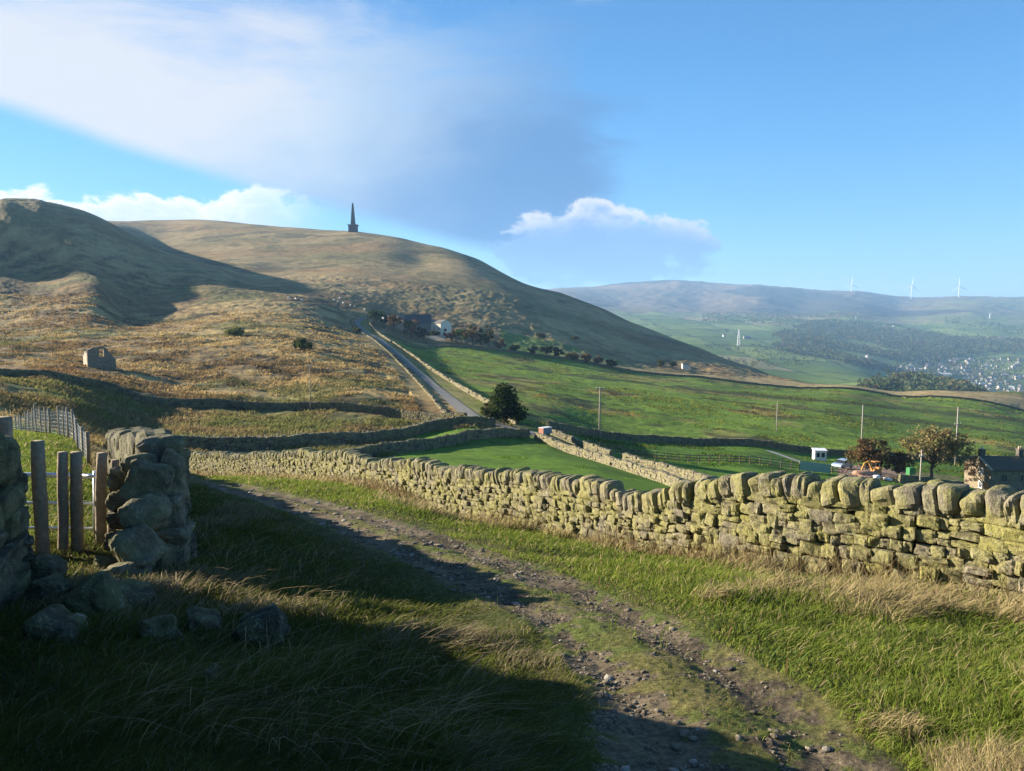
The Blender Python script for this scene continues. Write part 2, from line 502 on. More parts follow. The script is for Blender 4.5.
# the valley
vall = (YY > 640) & (PX > 560) & (YY > np.interp(PX, [560, 790], [1150, 640]))
field_id = _hash(np.floor((nx + 60 * f3) / 210.), np.floor((ny + 90 * f3) / 330.), 77)
fg = lerp(C(.11, .175, .045), C(.18, .22, .06), field_id)
fg = fg * (1 + .35 * (field_id[..., None] - .5))
fg = np.where((field_id > .86)[..., None], C(.24, .22, .10), fg)
hedge_l = np.minimum(abs(((nx + 60 * f3) / 210.) % 1 - .5), abs(((ny + 90 * f3) / 330.) % 1 - .5))
fg = lerp(fg, C(.03, .045, .02), (np.maximum(abs(((nx + 60 * f3) / 210.) % 1 - .5), abs(((ny + 90 * f3) / 330.) % 1 - .5)) > .478) * .85)
col = np.where(vall[..., None], fg, col)
moorfar = sst(YY + 900 * f3, 3900, 4700) * (PX > 200)
mf = lerp(C(.22, .155, .095), C(.15, .115, .075), sst(fbm(nx, ny, 900, 5, 51), -.2, .2))
mf = lerp(mf, C(.17, .20, .07), sst((PX - 850) / 200 + fbm(nx, ny, 700, 3, 55), .2, .9) * .8)
mf = lerp(mf, C(.035, .04, .028), sst(fbm(nx, ny * 1.6, 1100, 4, 58), .16, .24) * .8)
col = lerp(col, mf, moorfar)
MOOR = np.where(YY > 620, 0, MOOR)

# near ground
soil = lerp(C(.085, .092, .032), C(.10, .082, .04), sst(fbm(nx, ny, 1.2, 4, 61), -.2, .2))
nearm = (YY < 58) & ~beyond
col = np.where(nearm[..., None], soil, col)
dirt = lerp(C(.165, .13, .09), C(.085, .068, .048), sst(fbm(nx, ny, .35, 4, 63, .6), -.15, .2))
turf = lerp(C(.10, .12, .035), C(.14, .125, .05), sst(fbm(nx, ny, .5, 3, 65), -.15, .2))
col = np.where(nearm[..., None], lerp(col, lerp(turf, dirt, STONY), TRACK), col)
field_l = (YY < 60) & (YY > 9.0) & (PX < np.interp(YY, [9, 13, 17, 24, 40], [110, 100, 90, 80, 70]))
col = np.where(field_l[..., None], lerp(C(.11, .19, .03), C(.15, .17, .05), sst(fbm(nx, ny, 2.5, 4, 67), -.1, .3)), col)

# ------------------------------------------------------------------ relief
tuss = np.clip(fbm(nx, ny, 5.0, 4, 71, .62), -.5, .5) + .6 * fbm(nx, ny, 16, 3, 72)
ampl = MOOR * np.clip((YY - 55) / 40, 0, 1) * np.interp(YY, [60, 150, 400, 700, 1200], [.55, .75, .9, 1.1, 1.2])
ZZ = ZB + tuss * ampl
big = fbm(nx, ny, 90, 3, 73)
ZZ += big * np.interp(YY, [60, 200, 500, 900, 1300, 3000, 6500], [0, .6, 3.0, 1.8, 2, 6, 14]) * np.where(past | in_strip, .45, 1) * np.where(d_lane < 10, .1, 1)
nearn = np.clip((42 - YY) / 10, 0, 1)
ZZ += nearn * (fbm(nx, ny, .9, 4, 75) * .07 * (1 - TRACK) + TRACK * (fbm(nx, ny, .22, 4, 76, .6) * .035 - .05 * RUT))
# small bumps over the spur's crest
PXf, PYf = proj(XX, YY, ZZ)


def G(x, y):
    """ground height under (x, y), off the terrain grid"""
    x = np.atleast_1d(np.asarray(x, float))
    y = np.atleast_1d(np.asarray(y, float))
    yc = np.clip(y, 1.2, 10990)
    ui = np.interp(x / yc, UU, np.arange(nu))
    li = np.interp(np.log(yc), LL, np.arange(nl))
    i0 = np.clip(ui.astype(int), 0, nu - 2)
    j0 = np.clip(li.astype(int), 0, nl - 2)
    fu, fl = ui - i0, li - j0
    q = ZZ / YY
    r = (q[j0, i0] * (1 - fu) + q[j0, i0 + 1] * fu) * (1 - fl) + (q[j0 + 1, i0] * (1 - fu) + q[j0 + 1, i0 + 1] * fu) * fl
    return r * yc


def g1(x, y):
    return float(G(x, y)[0])


def GS(arr, x, y):
    """sample a terrain attribute (nearest)"""
    ui = np.rint(np.interp(x / y, UU, np.arange(nu))).astype(int)
    li = np.rint(np.interp(np.log(y), LL, np.arange(nl))).astype(int)
    return arr[li, ui]


def on(px, Y, py=385):
    """(x, y, ground) of the column px at depth Y"""
    x = P(px, py, Y)[0]
    return x, Y, g1(x, Y)


# ------------------------------------------------------------------ mesh helpers
def mesh_obj(name, verts, face_sets, mats, parent=None, loc=(0, 0, 0), colors=None, smooth=True, mat_idx=None, normals=None):
    verts = np.asarray(verts, dtype=np.float32).reshape(-1, 3)
    me = bpy.data.meshes.new(name)
    face_sets = [np.asarray(f, dtype=np.int32) for f in face_sets if len(f)]
    nf = sum(len(f) for f in face_sets)
    loops = np.concatenate([f.ravel() for f in face_sets])
    sizes = np.concatenate([np.full(len(f), f.shape[1], np.int32) for f in face_sets])
    starts = np.concatenate([[0], np.cumsum(sizes)[:-1]]).astype(np.int32)
    me.vertices.add(len(verts))
    me.vertices.foreach_set('co', verts.ravel())
    me.loops.add(len(loops))
    me.loops.foreach_set('vertex_index', loops)
    me.polygons.add(nf)
    me.polygons.foreach_set('loop_start', starts)
    me.polygons.foreach_set('loop_total', sizes)
    if not isinstance(mats, (list, tuple)):
        mats = [mats]
    for m_ in mats:
        me.materials.append(m_)
    if mat_idx is not None:
        me.polygons.foreach_set('material_index', np.asarray(mat_idx, np.int32))
    me.polygons.foreach_set('use_smooth', np.full(nf, bool(smooth)))
    if colors is not None:
        at = me.color_attributes.new('Col', 'FLOAT_COLOR', 'POINT')
        c4 = np.ones((len(verts), 4), np.float32)
        c4[:, :3] = colors
        at.data.foreach_set('color', c4.ravel())
    me.update(calc_edges=True)
    me.validate()
    if normals is not None:
        me.normals_split_custom_set_from_vertices(np.asarray(normals, np.float32).reshape(-1, 3))
    o = bpy.data.objects.new(name, me)
    o.location = loc
    COL.objects.link(o)
    if parent is not None:
        o.parent = parent
    return o


def tag(o, label=None, cat=None, group=None, kind=None):
    if label:
        o['label'] = label
    if cat:
        o['category'] = cat
    if group:
        o['group'] = group
    if kind:
        o['kind'] = kind
    return o


def empty(name, loc, label, cat, group=None, rz=0.0):
    o = bpy.data.objects.new(name, None)
    o.location = loc
    o.rotation_euler = (0, 0, rz)
    o.empty_display_size = 0.3
    COL.objects.link(o)
    return tag(o, label, cat, group)


def copy_thing(root, loc, rz=None, label=None, group=None, sc=None):
    r = root.copy()
    COL.objects.link(r)
    r.location = loc
    if rz is not None:
        r.rotation_euler = (0, 0, rz)
    if sc is not None:
        r.scale = (sc, sc, sc)
    if label:
        r['label'] = label
    if group:
        r['group'] = group
    for ch in list(root.children):
        c_ = ch.copy()
        COL.objects.link(c_)
        c_.parent = r
        for g_ in list(ch.children):
            d_ = g_.copy()
            COL.objects.link(d_)
            d_.parent = c_
    return r


class MB:
    """collects boxes, bars, tubes and prisms into ONE mesh"""

    def __init__(self):
        self.v, self.f3, self.f4, self.c, self.k = [], [], [], [], 0

    def add(self, verts, quads=(), tris=(), color=(.5, .5, .5)):
        verts = np.asarray(verts, float).reshape(-1, 3)
        self.v.append(verts)
        if len(quads):
            self.f4.append(np.asarray(quads) + self.k)
        if len(tris):
            self.f3.append(np.asarray(tris) + self.k)
        cc = np.ones((len(verts), 3)) * np.asarray(color)
        self.c.append(cc)
        self.k += len(verts)
        return self

    def box(self, c0, size, rz=0.0, color=(.5, .5, .5), taper=1.0, tilt=None):
        s = np.asarray(size) / 2
        v = np.array([(x, y, z) for z in (-1, 1) for x, y in ((-1, -1), (1, -1), (1, 1), (-1, 1))], float)
        v[4:, :2] *= taper
        v = v * s
        if tilt is not None:
            v = v @ np.array(Matrix.Rotation(tilt[0], 3, tilt[1])).T
        cs, sn = math.cos(rz), math.sin(rz)
        v = np.stack([v[:, 0] * cs - v[:, 1] * sn, v[:, 0] * sn + v[:, 1] * cs, v[:, 2]], 1) + np.asarray(c0)
        return self.add(v, [(0, 3, 2, 1), (4, 5, 6, 7), (0, 1, 5, 4), (1, 2, 6, 5), (2, 3, 7, 6), (3, 0, 4, 7)], color=color)

    def tube(self, pts_, rad, sides=8, color=(.5, .5, .5), jit=0.0):
        pts_ = np.asarray(pts_, float)
        rad = np.ones(len(pts_)) * np.asarray(rad)
        d = np.gradient(pts_, axis=0)
        d /= np.linalg.norm(d, axis=1)[:, None] + 1e-9
        ref = np.array((0.31, 0.17, 1.0)) if abs(d[0][2]) < .9 else np.array((1.0, 0.2, 0.0))
        vs_ = []
        for p, t, r in zip(pts_, d, rad):
            a = np.cross(t, ref)
            a /= np.linalg.norm(a) + 1e-9
            b = np.cross(t, a)
            ang = np.linspace(0, 2 * math.pi, sides, endpoint=False)
            rr_ = r * (1 + jit * (rng.random(sides) - .5))
            vs_.append(p + (np.cos(ang) * rr_)[:, None] * a + (np.sin(ang) * rr_)[:, None] * b)
        m_ = len(pts_)
        v = np.concatenate(vs_ + [pts_[:1], pts_[-1:]])
        q = [(i * sides + j, i * sides + (j + 1) % sides, (i + 1) * sides + (j + 1) % sides, (i + 1) * sides + j) for i in range(m_ - 1) for j in range(sides)]
        t3 = [(m_ * sides, (j + 1) % sides, j) for j in range(sides)] + [(m_ * sides + 1, (m_ - 1) * sides + j, (m_ - 1) * sides + (j + 1) % sides) for j in range(sides)]
        return self.add(v, q, t3, color)

    def bar(self, a, b, w_=.05, h_=.05, color=(.5, .5, .5)):
        a, b = np.asarray(a, float), np.asarray(b, float)
        d = b - a
        d /= np.linalg.norm(d)
        s_ = np.cross(d, (0, 0, 1.0))
        if np.linalg.norm(s_) < 1e-3:
            s_ = np.array((1.0, 0, 0))
        s_ /= np.linalg.norm(s_)
        t_ = np.cross(s_, d)
        v = [p + i * s_ * w_ / 2 + j * t_ * h_ / 2 for p in (a, b) for i, j in ((-1, -1), (1, -1), (1, 1), (-1, 1))]
        return self.add(v, [(0, 1, 2, 3), (7, 6, 5, 4), (0, 4, 5, 1), (1, 5, 6, 2), (2, 6, 7, 3), (3, 7, 4, 0)], color=color)

    def prism(self, poly, axis_vec, color=(.5, .5, .5)):
        """extrude a convex/planar polygon (list of 3D points) along axis_vec"""
        p = np.asarray(poly, float)
        n_ = len(p)
        v = np.concatenate([p, p + np.asarray(axis_vec)])
        cen = np.concatenate([v, [p.mean(0)], [p.mean(0) + np.asarray(axis_vec)]])
        q = [(i, (i + 1) % n_, n_ + (i + 1) % n_, n_ + i) for i in range(n_)]
        t3 = [(2 * n_, (i + 1) % n_, i) for i in range(n_)] + [(2 * n_ + 1, n_ + i, n_ + (i + 1) % n_) for i in range(n_)]
        return self.add(cen, q, t3, color)

    def build(self, name, mat, parent=None, loc=(0, 0, 0), smooth=False, rel=False):
        v = np.concatenate(self.v)
        if rel:
            v = v - np.asarray(loc)
        return mesh_obj(name, v, [np.concatenate(f) for f in (self.f4, self.f3) if f], mat, parent, loc, np.concatenate(self.c), smooth)


# ------------------------------------------------------------------ materials
def mat_new(name):
    m_ = bpy.data.materials.new(name)
    m_.use_nodes = True
    return m_, NT(m_.node_tree)


def finish(t, shader):
    o = t.n('ShaderNodeOutputMaterial')
    t.t.links.new(shader, o.inputs[0])


def principled(t, colr, rough=.9, spec=.2, normal=None, metal=0.0):
    b = t.n('ShaderNodeBsdfPrincipled')
    t.put(b.inputs['Base Color'], colr if isinstance(colr, bpy.types.NodeSocket) else tuple(colr)[:3] + (1,))
    t.put(b.inputs['Roughness'], rough)
    b.inputs['Specular IOR Level'].default_value = spec
    b.inputs['Metallic'].default_value = metal
    if normal is not None:
        t.t.links.new(normal, b.inputs['Normal'])
    return b.outputs[0]


def bump(t, h, strength, dist):
    b = t.n('ShaderNodeBump')
    b.inputs['Strength'].default_value = strength
    b.inputs['Distance'].default_value = dist
    t.put(b.inputs['Height'], h)
    return b.outputs[0]


def attr(t, name='Col'):
    return t.n('ShaderNodeAttribute', attribute_name=name).outputs['Color']


def m_simple(name, colr, rough=.8, spec=.2, var=.25, scale=6.0, metal=0.0, use_attr=False, bstr=0.0):
    m_, t = mat_new(name)
    tc_ = t.n('ShaderNodeTexCoord').outputs['Object']
    n_ = t.noise(tc_, scale, 6, .6)
    base_ = attr(t) if use_attr else None
    k = t.lin(n_, .25, .75, 1 - var, 1 + var)
    kk = t.n('ShaderNodeCombineColor')
    for i in range(3):
        t.put(kk.inputs[i], k)
    c_ = t.mix(1.0, base_ if use_attr else colr, kk.outputs[0], 'MULTIPLY')
    nb = bump(t, n_, bstr, .05) if bstr else None
    finish(t, principled(t, c_, rough, spec, nb, metal))
    return m_


def m_ground(name, near_=False):
    m_, t = mat_new(name)
    g_ = t.n('ShaderNodeNewGeometry').outputs['Position']
    if near_:
        a_ = t.noise(g_, 22.0, 9, .72)
        b_ = t.noise(g_, 1.7, 6, .6)
        hgt = t.m('MULTIPLY_ADD', a_, .7, t.m('MULTIPLY', b_, .4))
        nb = bump(t, hgt, 1.0, .05)
        v = t.m('ADD', t.lin(a_, .3, .7, .35, 1.6), t.lin(b_, .3, .7, -.15, .15))
    else:
        a_ = t.noise(g_, .9, 10, .78)
        b_ = t.noise(g_, .09, 8, .62)
        hgt = t.m('MULTIPLY_ADD', a_, .5, t.m('MULTIPLY', b_, 3.0))
        nb = bump(t, hgt, .55, .7)
        v = t.m('ADD', t.lin(a_, .3, .7, .55, 1.42), t.lin(b_, .3, .7, -.25, .25))
    kk = t.n('ShaderNodeCombineColor')
    t.put(kk.inputs[0], v)
    t.put(kk.inputs[1], v)
    t.put(kk.inputs[2], t.m('MULTIPLY', v, .96))
    c_ = t.mix(1.0, attr(t), kk.outputs[0], 'MULTIPLY')
    finish(t, principled(t, c_, .95, .08, nb))
    return m_


def m_stone(name, lichen=.6, dark=1.0, scale=1.0, lichen_col=(.255, .24, .065)):
    m_, t = mat_new(name)
    g_ = t.n('ShaderNodeNewGeometry').outputs['Position']
    n1 = t.noise(g_, 2.3 * scale, 6, .6, .3)
    n2 = t.noise(g_, 9 * scale, 8, .7)
    n3 = t.noise(g_, 45 * scale, 5, .6)
    v = t.m('MULTIPLY', t.lin(n2, .3, .7, .5, 1.4), dark)
    kk = t.n('ShaderNodeCombineColor')
    for i in range(3):
        t.put(kk.inputs[i], v)
    base_ = t.mix(1.0, attr(t), kk.outputs[0], 'MULTIPLY')
    lf = t.m('MULTIPLY', t.sstep(t.m('ADD', n1, t.m('MULTIPLY', n2, .55)), .66, .88), lichen)
    c_ = t.mix(lf, base_, lichen_col)
    pale = t.m('MULTIPLY', t.sstep(t.m('ADD', t.m('MULTIPLY', n3, .5), t.m('MULTIPLY', n2, .5)), .54, .62), .6)
    c_ = t.mix(pale, c_, (.32, .31, .25))
    blk = t.m('MULTIPLY', t.sstep(t.noise(g_, 5.1 * scale, 6, .7), .58, .72), .55)
    c_ = t.mix(blk, c_, (.07, .062, .045))
    h_ = t.m('ADD', t.m('MULTIPLY', n2, .7), t.m('MULTIPLY', n3, .3))
    finish(t, principled(t, c_, .93, .12, bump(t, h_, 1.0, .06 / scale)))
    return m_


def m_leaf(name, trans=.35):
    m_, t = mat_new(name)
    c_ = attr(t)
    a_ = t.n('ShaderNodeBsdfDiffuse')
    b_ = t.n('ShaderNodeBsdfTranslucent')
    t.put(a_.inputs[0], c_)
    t.put(b_.inputs[0], c_)
    mx = t.n('ShaderNodeMixShader')
    mx.inputs[0].default_value = trans
    t.t.links.new(a_.outputs[0], mx.inputs[1])
    t.t.links.new(b_.outputs[0], mx.inputs[2])
    finish(t, mx.outputs[0])
    return m_


M_GROUND = m_ground('near_turf', True)
M_LAND = m_ground('open_land', False)
M_WALL = m_stone('lichen_gritstone', .62)
M_WALL_D = m_stone('dark_gritstone', .30, .8, 1.0, (.22, .22, .07))
M_WALL_F = m_stone('field_wall_stone', .35, 1.0, .5, (.30, .28, .10))
M_CORE = m_simple('wall_core', (.03, .027, .02), .95, .05)
M_GRASS = m_leaf('grass_blades', .4)
M_LEAF = m_leaf('leaves', .3)
M_WOOD = m_simple('weathered_timber', (.5, .5, .5), .9, .1, .35, 14, use_attr=True, bstr=.4)
M_BARK = m_simple('bark', (.5, .5, .5), .95, .1, .35, 5, use_attr=True, bstr=.4)
M_ZINC = m_simple('galvanised_steel', (.55, .57, .60), .42, .5, .15, 9, .75)
M_ANY = m_simple('painted', (.5, .5, .5), .7, .25, .15, 3, use_attr=True)
M_ASPH = m_simple('tarmac', (.19, .182, .165), .95, .05, .3, .8)
M_STONEB = m_stone('building_stone', .0, 1.0, .35)
M_SLATE = m_simple('stone_slates', (.5, .5, .5), .8, .25, .35, 1.5, use_attr=True, bstr=.5)
M_GLASS = m_simple('window_glass', (.03, .035, .04), .12, .6, .1, 2)
M_WHITE = m_simple('white_paint', (.78, .79, .78), .5, .3, .06, 1)

# ------------------------------------------------------------------ the land itself
norm = np.zeros(ZZ.shape + (3,))
Pv = np.stack([XX, YY, ZZ], -1)
du = np.gradient(Pv, axis=1)
dl = np.gradient(Pv, axis=0)
norm = np.cross(du, dl)
norm /= np.linalg.norm(norm, axis=-1)[..., None] + 1e-12
norm[norm[..., 2] < 0] *= -1

idx = np.arange(nl * nu).reshape(nl, nu)
fa = np.stack([idx[:-1, :-1], idx[:-1, 1:], idx[1:, 1:], idx[1:, :-1]], -1).reshape(-1, 4)
fy = YY[:-1, :-1].ravel()
ftr = (TRACK[:-1, :-1].ravel() > .5) & (fy < 40) & (XX[:-1, :-1].ravel() > -16)
zones = [('track', ftr, M_GROUND), ('ground', ~ftr & (fy < 58), M_GROUND), ('hillside', (fy >= 58) & (fy < 1300), M_LAND),
         ('valley', (fy >= 1300) & (fy < 4300), M_LAND), ('far_moor', fy >= 4300, M_LAND)]
vflat, nflat, cflat = Pv.reshape(-1, 3), norm.reshape(-1, 3), col.reshape(-1, 3)
for nm, msk, mt in zones:
    f_ = fa[msk]
    used, inv = np.unique(f_, return_inverse=True)
    o = mesh_obj(nm, vflat[used], [inv.reshape(-1, 4)], mt, None, (0, 0, 0), np.clip(cflat[used], .01, 1), True, None, nflat[used])
    tag(o, kind='structure')
# ground beside and behind the camera
bx = np.linspace(-70, 70, 71)
by = np.linspace(-60, 40, 51)
BX, BY = np.meshgrid(bx, by)
bz = np.where(BY < 1.2, -0.085 * np.clip(BX, -70, 70) - 0.1 * BY, 0) - .03
inn = BY >= 1.2
bz[inn] = -0.1 * BY[inn] - .085 * BX[inn] - .03
ii = np.arange(BX.size).reshape(BX.shape)
bf = np.stack([ii[:-1, :-1], ii[:-1, 1:], ii[1:, 1:], ii[1:, :-1]], -1).reshape(-1, 4)
cxm = (BX[:-1, :-1] + 1).ravel()
cym = (BY[:-1, :-1] + 1).ravel()
keep = ~((cym > -0.5) & (abs(cxm) < 1.84 * (cym + 1) + 1.5))
o = mesh_obj('ground', np.stack([BX, BY, bz], -1).reshape(-1, 3), [bf[keep]], M_GROUND, None, (0, 0, 0), np.ones((BX.size, 3)) * C(.08, .09, .03))
tag(o, kind='structure')

# ------------------------------------------------------------------ haze over the valley
hz = MB().box((0, 5600, 0), (43000, 11800, 860))
hm = bpy.data.materials.new('valley_haze')
hm.use_nodes = True
ht = NT(hm.node_tree)
pv = ht.n('ShaderNodeVolumePrincipled')
pv.inputs['Color'].default_value = (.36, .63, 1.0, 1)
pv.inputs['Density'].default_value = 1.0e-4
pv.inputs['Anisotropy'].default_value = 0.1
ho = ht.n('ShaderNodeOutputMaterial')
ht.t.links.new(pv.outputs[0], ho.inputs['Volume'])
haze = hz.build('haze', hm)
tag(haze, kind='stuff')


# ------------------------------------------------------------------ stones
def cube_tpl(n_):
    vid, vv, qs = {}, [], []

    def vert(p):
        k = tuple(np.round(p, 5))
        if k not in vid:
            vid[k] = len(vv)
            vv.append(p)
        return vid[k]
    g_ = np.linspace(-1, 1, n_ + 1)
    for ax in range(3):
        for s_ in (-1, 1):
            for i in range(n_):
                for j in range(n_):
                    q = []
                    for a, b in ((0, 0), (1, 0), (1, 1), (0, 1)):
                        p = np.zeros(3)
                        p[ax] = s_
                        p[(ax + 1) % 3] = g_[i + a]
                        p[(ax + 2) % 3] = g_[j + b]
                        q.append(vert(p))
                    qs.append(q if s_ > 0 else q[::-1])
    return np.array(vv), np.array(qs)


TPL = {k: cube_tpl(k) for k in (1, 2, 4, 6)}


def stones(cen, half, rot, tpl=4, power=5.0, lump=.10, jit=.03, seed=0):
    r_ = np.random.default_rng(seed)
    v, q = TPL[tpl]
    p = np.broadcast_to(np.asarray(power, float).reshape(-1, 1, 1), (len(cen), 1, 1))
    N, V = len(cen), len(v)
    vb = np.broadcast_to(v, (N, V, 3))
    nn = (np.abs(vb) ** p).sum(-1, keepdims=True) ** (1 / p)
    u = vb / nn
    disp = np.zeros((N, V))
    for k in range(4):
        wv = r_.normal(0, 1.5 + .5 * k, (N, 3))
        disp += np.sin(np.einsum('nvc,nc->nv', vb, wv) + r_.uniform(0, 6.28, (N, 1))) * lump / (1 + .5 * k)
    disp += r_.normal(0, jit, (N, V))
    # skew gives irregular, non-rectangular blocks
    sk = r_.normal(0, .045, (N, 3, 3))
    sk[:, [0, 1, 2], [0, 1, 2]] = 1
    u = np.einsum('nij,nvj->nvi', sk, u) * (1 + disp[..., None])
    u = u * half[:, None, :]
    u = np.einsum('nij,nvj->nvi', rot, u) + cen[:, None, :]
    quads = (q[None] + (np.arange(N) * V)[:, None, None]).reshape(-1, 4)
    return u.reshape(-1, 3), quads, V


def rotz_tilt(ang, tilt, roll=None):
    """rotation: tilt about the local y (across the wall), roll about local x, then turn by ang about z"""
    N = len(ang)
    ct, st = np.cos(tilt), np.sin(tilt)
    Ry = np.zeros((N, 3, 3))
    Ry[:, 0, 0], Ry[:, 0, 2], Ry[:, 1, 1], Ry[:, 2, 0], Ry[:, 2, 2] = ct, st, 1, -st, ct
    if roll is not None:
        cr, sr = np.cos(roll), np.sin(roll)
        Rx = np.zeros((N, 3, 3))
        Rx[:, 0, 0], Rx[:, 1, 1], Rx[:, 1, 2], Rx[:, 2, 1], Rx[:, 2, 2] = 1, cr, -sr, sr, cr
        Ry = Ry @ Rx
    ca, sa = np.cos(ang), np.sin(ang)
    Rz = np.zeros((N, 3, 3))
    Rz[:, 0, 0], Rz[:, 0, 1], Rz[:, 1, 0], Rz[:, 1, 1], Rz[:, 2, 2] = ca, -sa, sa, ca, 1
    return Rz @ Ry


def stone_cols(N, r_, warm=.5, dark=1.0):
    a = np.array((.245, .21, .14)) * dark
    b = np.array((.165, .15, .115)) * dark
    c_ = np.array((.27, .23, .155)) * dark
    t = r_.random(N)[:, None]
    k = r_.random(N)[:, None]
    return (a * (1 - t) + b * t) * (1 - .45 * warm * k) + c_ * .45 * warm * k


def dry_wall(name, path, heights, label, group, thick=.5, course=.19, lens=(.18, .5), cope=(.17, .4, .45), tpl=4, mat=None, seed=1, smooth_pts=4, warm=.5, dark=1.0, lean=.12, broken=0.0, cat='stone wall', ctpl=None, lichen=0.0):
    r_ = np.random.default_rng(seed)
    path = np.asarray(path, float)[:, :2]
    seg = np.linalg.norm(np.diff(path, axis=0), axis=1)
    s0 = np.concatenate([[0], np.cumsum(seg)])
    ss = np.arange(0, s0[-1], min(.5, s0[-1] / 40))
    xs, ys = np.interp(ss, s0, path[:, 0]), np.interp(ss, s0, path[:, 1])
    k = np.ones(smooth_pts * 2 + 1) / (smooth_pts * 2 + 1)
    if len(ss) > 30:
        pad = smooth_pts
        xs = np.convolve(np.pad(xs, pad, 'reflect', reflect_type='odd'), k, 'valid')
        ys = np.convolve(np.pad(ys, pad, 'reflect', reflect_type='odd'), k, 'valid')
    L = s0[-1]
    hh = np.interp(ss, s0, np.ones(len(s0)) * np.asarray(heights, float))
    hh = hh + .05 * np.sin(ss * .9 + seed) + .04 * np.sin(ss * 2.3 + 2 * seed)
    gz = G(xs, ys)
    if len(gz) > 12:
        gz = np.convolve(np.pad(gz, 3, 'edge'), np.ones(7) / 7, 'valid')
    root_loc = np.array((xs[0], ys[0], gz[0]))
    root = empty(name, root_loc, label, cat, group)

    def at(s):
        x, y, z, h = (np.interp(s, ss, q) for q in (xs, ys, gz, hh))
        x2, y2 = np.interp(s + .15, ss, xs), np.interp(s + .15, ss, ys)
        x1, y1 = np.interp(s - .15, ss, xs), np.interp(s - .15, ss, ys)
        return x, y, z, h, np.arctan2(y2 - y1, x2 - x1)
    ch_top = cope[2]
    nc = max(2, int(round((np.mean(hh) - ch_top * .82) / course)))
    S, ZF, HS, LS = [], [], [], []
    fr = r_.uniform(.75, 1.3, nc)
    fr /= fr.sum()
    lo = np.concatenate([[0], np.cumsum(fr)])
    for c_ in range(nc):
        s = -.1 + r_.random() * .2
        big = 1.0 + .15 * (nc - c_) / nc
        while s < L:
            l_ = r_.uniform(*lens) * big * r_.choice((.65, 1, 1, 1.25))
            if r_.random() >= broken * (c_ / nc) ** 2 * 2:
                two = r_.random() < .22 and fr[c_] * nc > .85
                parts = ((lo[c_], lo[c_ + 1]),) if not two else ((lo[c_], lo[c_] + fr[c_] * .48), (lo[c_] + fr[c_] * .5, lo[c_ + 1]))
                for a_, b_ in parts:
                    S.append(s + l_ / 2)
                    LS.append(l_ / 2)
                    ZF.append((a_ + b_) / 2)
                    HS.append((b_ - a_) / 2)
            s += l_ + r_.uniform(0, .012)
    S, ZF, HS, LS = map(np.array, (S, ZF, HS, LS))
    x, y, z, h, a = at(S)
    body = h - ch_top * .82 + .12
    wav = .03 * np.sin(S * 1.7 + ZF * 9) + .02 * np.sin(S * 4.1 + 4 * ZF)
    wav = wav * np.sin(ZF * math.pi)
    off = r_.normal(0, .018, len(S))
    cz = z - .12 + (ZF + wav) * body
    cen = np.stack([x - np.sin(a) * off, y + np.cos(a) * off, cz], 1)
    half = np.stack([LS * 1.05, thick / 2 * (1.1 - .22 * ZF) + r_.normal(0, .022, len(S)), HS * body * 1.06], 1)
    rot = rotz_tilt(a + r_.normal(0, .05, len(S)), r_.normal(0, .045, len(S)), r_.normal(0, .05, len(S)))
    pw = r_.uniform(7, 18, len(S))
    v1, q1, V = stones(cen, half, rot, tpl, pw, .035 if tpl > 1 else .0, .017 if tpl > 1 else .12, seed)
    c1_ = stone_cols(len(S), r_, warm, dark)
    if lichen:
        lk = (np.clip(r_.normal(.45, .35, len(S)), 0, 1) * lichen)[:, None]
        c1_ = c1_ * (1 - lk) + np.array((.26, .24, .065)) * lk
    c1_ = np.repeat(c1_, V, 0)
    # dark heart of the wall, seen only through the gaps
    cs = np.arange(0, L, .6)
    x, y, z, h, a = at(cs)
    wv, wq = [], []
    for i in range(len(cs)):
        nx_, ny_ = -math.sin(a[i]), math.cos(a[i])
        hw = thick * .27
        top_ = z[i] + max(.3, h[i] - ch_top * .9)
        for sgn in (-1, 1):
            wv += [(x[i] + sgn * nx_ * hw, y[i] + sgn * ny_ * hw, z[i] - .2), (x[i] + sgn * nx_ * hw, y[i] + sgn * ny_ * hw, top_)]
    for i in range(len(cs) - 1):
        b = 4 * i
        wq += [(b, b + 4, b + 5, b + 1), (b + 2, b + 3, b + 7, b + 6), (b + 1, b + 5, b + 7, b + 3)]
    nb = len(v1)
    allv = np.concatenate([v1, np.array(wv)]) - root_loc
    allq = np.concatenate([q1, np.array(wq) + nb])
    mi = np.concatenate([np.zeros(len(q1)), np.ones(len(wq))])
    mesh_obj('stonework', allv, [allq], [mat or M_WALL, M_CORE], root, (0, 0, 0), np.concatenate([c1_, np.full((len(wv), 3), .03)]), False, mi)
    # coping: upright slabs on edge, rounded tops
    S, WS = [], []
    s = 0.0
    while s < L:
        w_ = r_.uniform(cope[0], cope[1]) * r_.choice((.8, 1, 1.2))
        if r_.random() >= broken:
            S.append(s + w_ / 2)
            WS.append(w_ / 2)
        s += w_
    S, WS = np.array(S), np.array(WS)
    N = len(S)
    x, y, z, h, a = at(S)
    hgt = ch_top * r_.uniform(.85, 1.12, N)
    ln = lean + r_.normal(0, .09, N) + .08 * np.sin(S * .7 + seed)
    cen = np.stack([x, y, z + h - ch_top + hgt / 2 - .02], 1)
    half = np.stack([WS * 1.12, thick / 2 * r_.uniform(.92, 1.12, N), hgt / 2 * 1.05], 1)
    rot = rotz_tilt(a + r_.normal(0, .07, N), ln, r_.normal(0, .05, N))
    v2, q2, V2_ = stones(cen, half, rot, ctpl or tpl, r_.uniform(3.2, 5.5, N), .06 if tpl > 1 else 0, .016 if tpl > 1 else .10, seed + 5)
    c2_ = stone_cols(N, r_, warm, dark * 1.06)
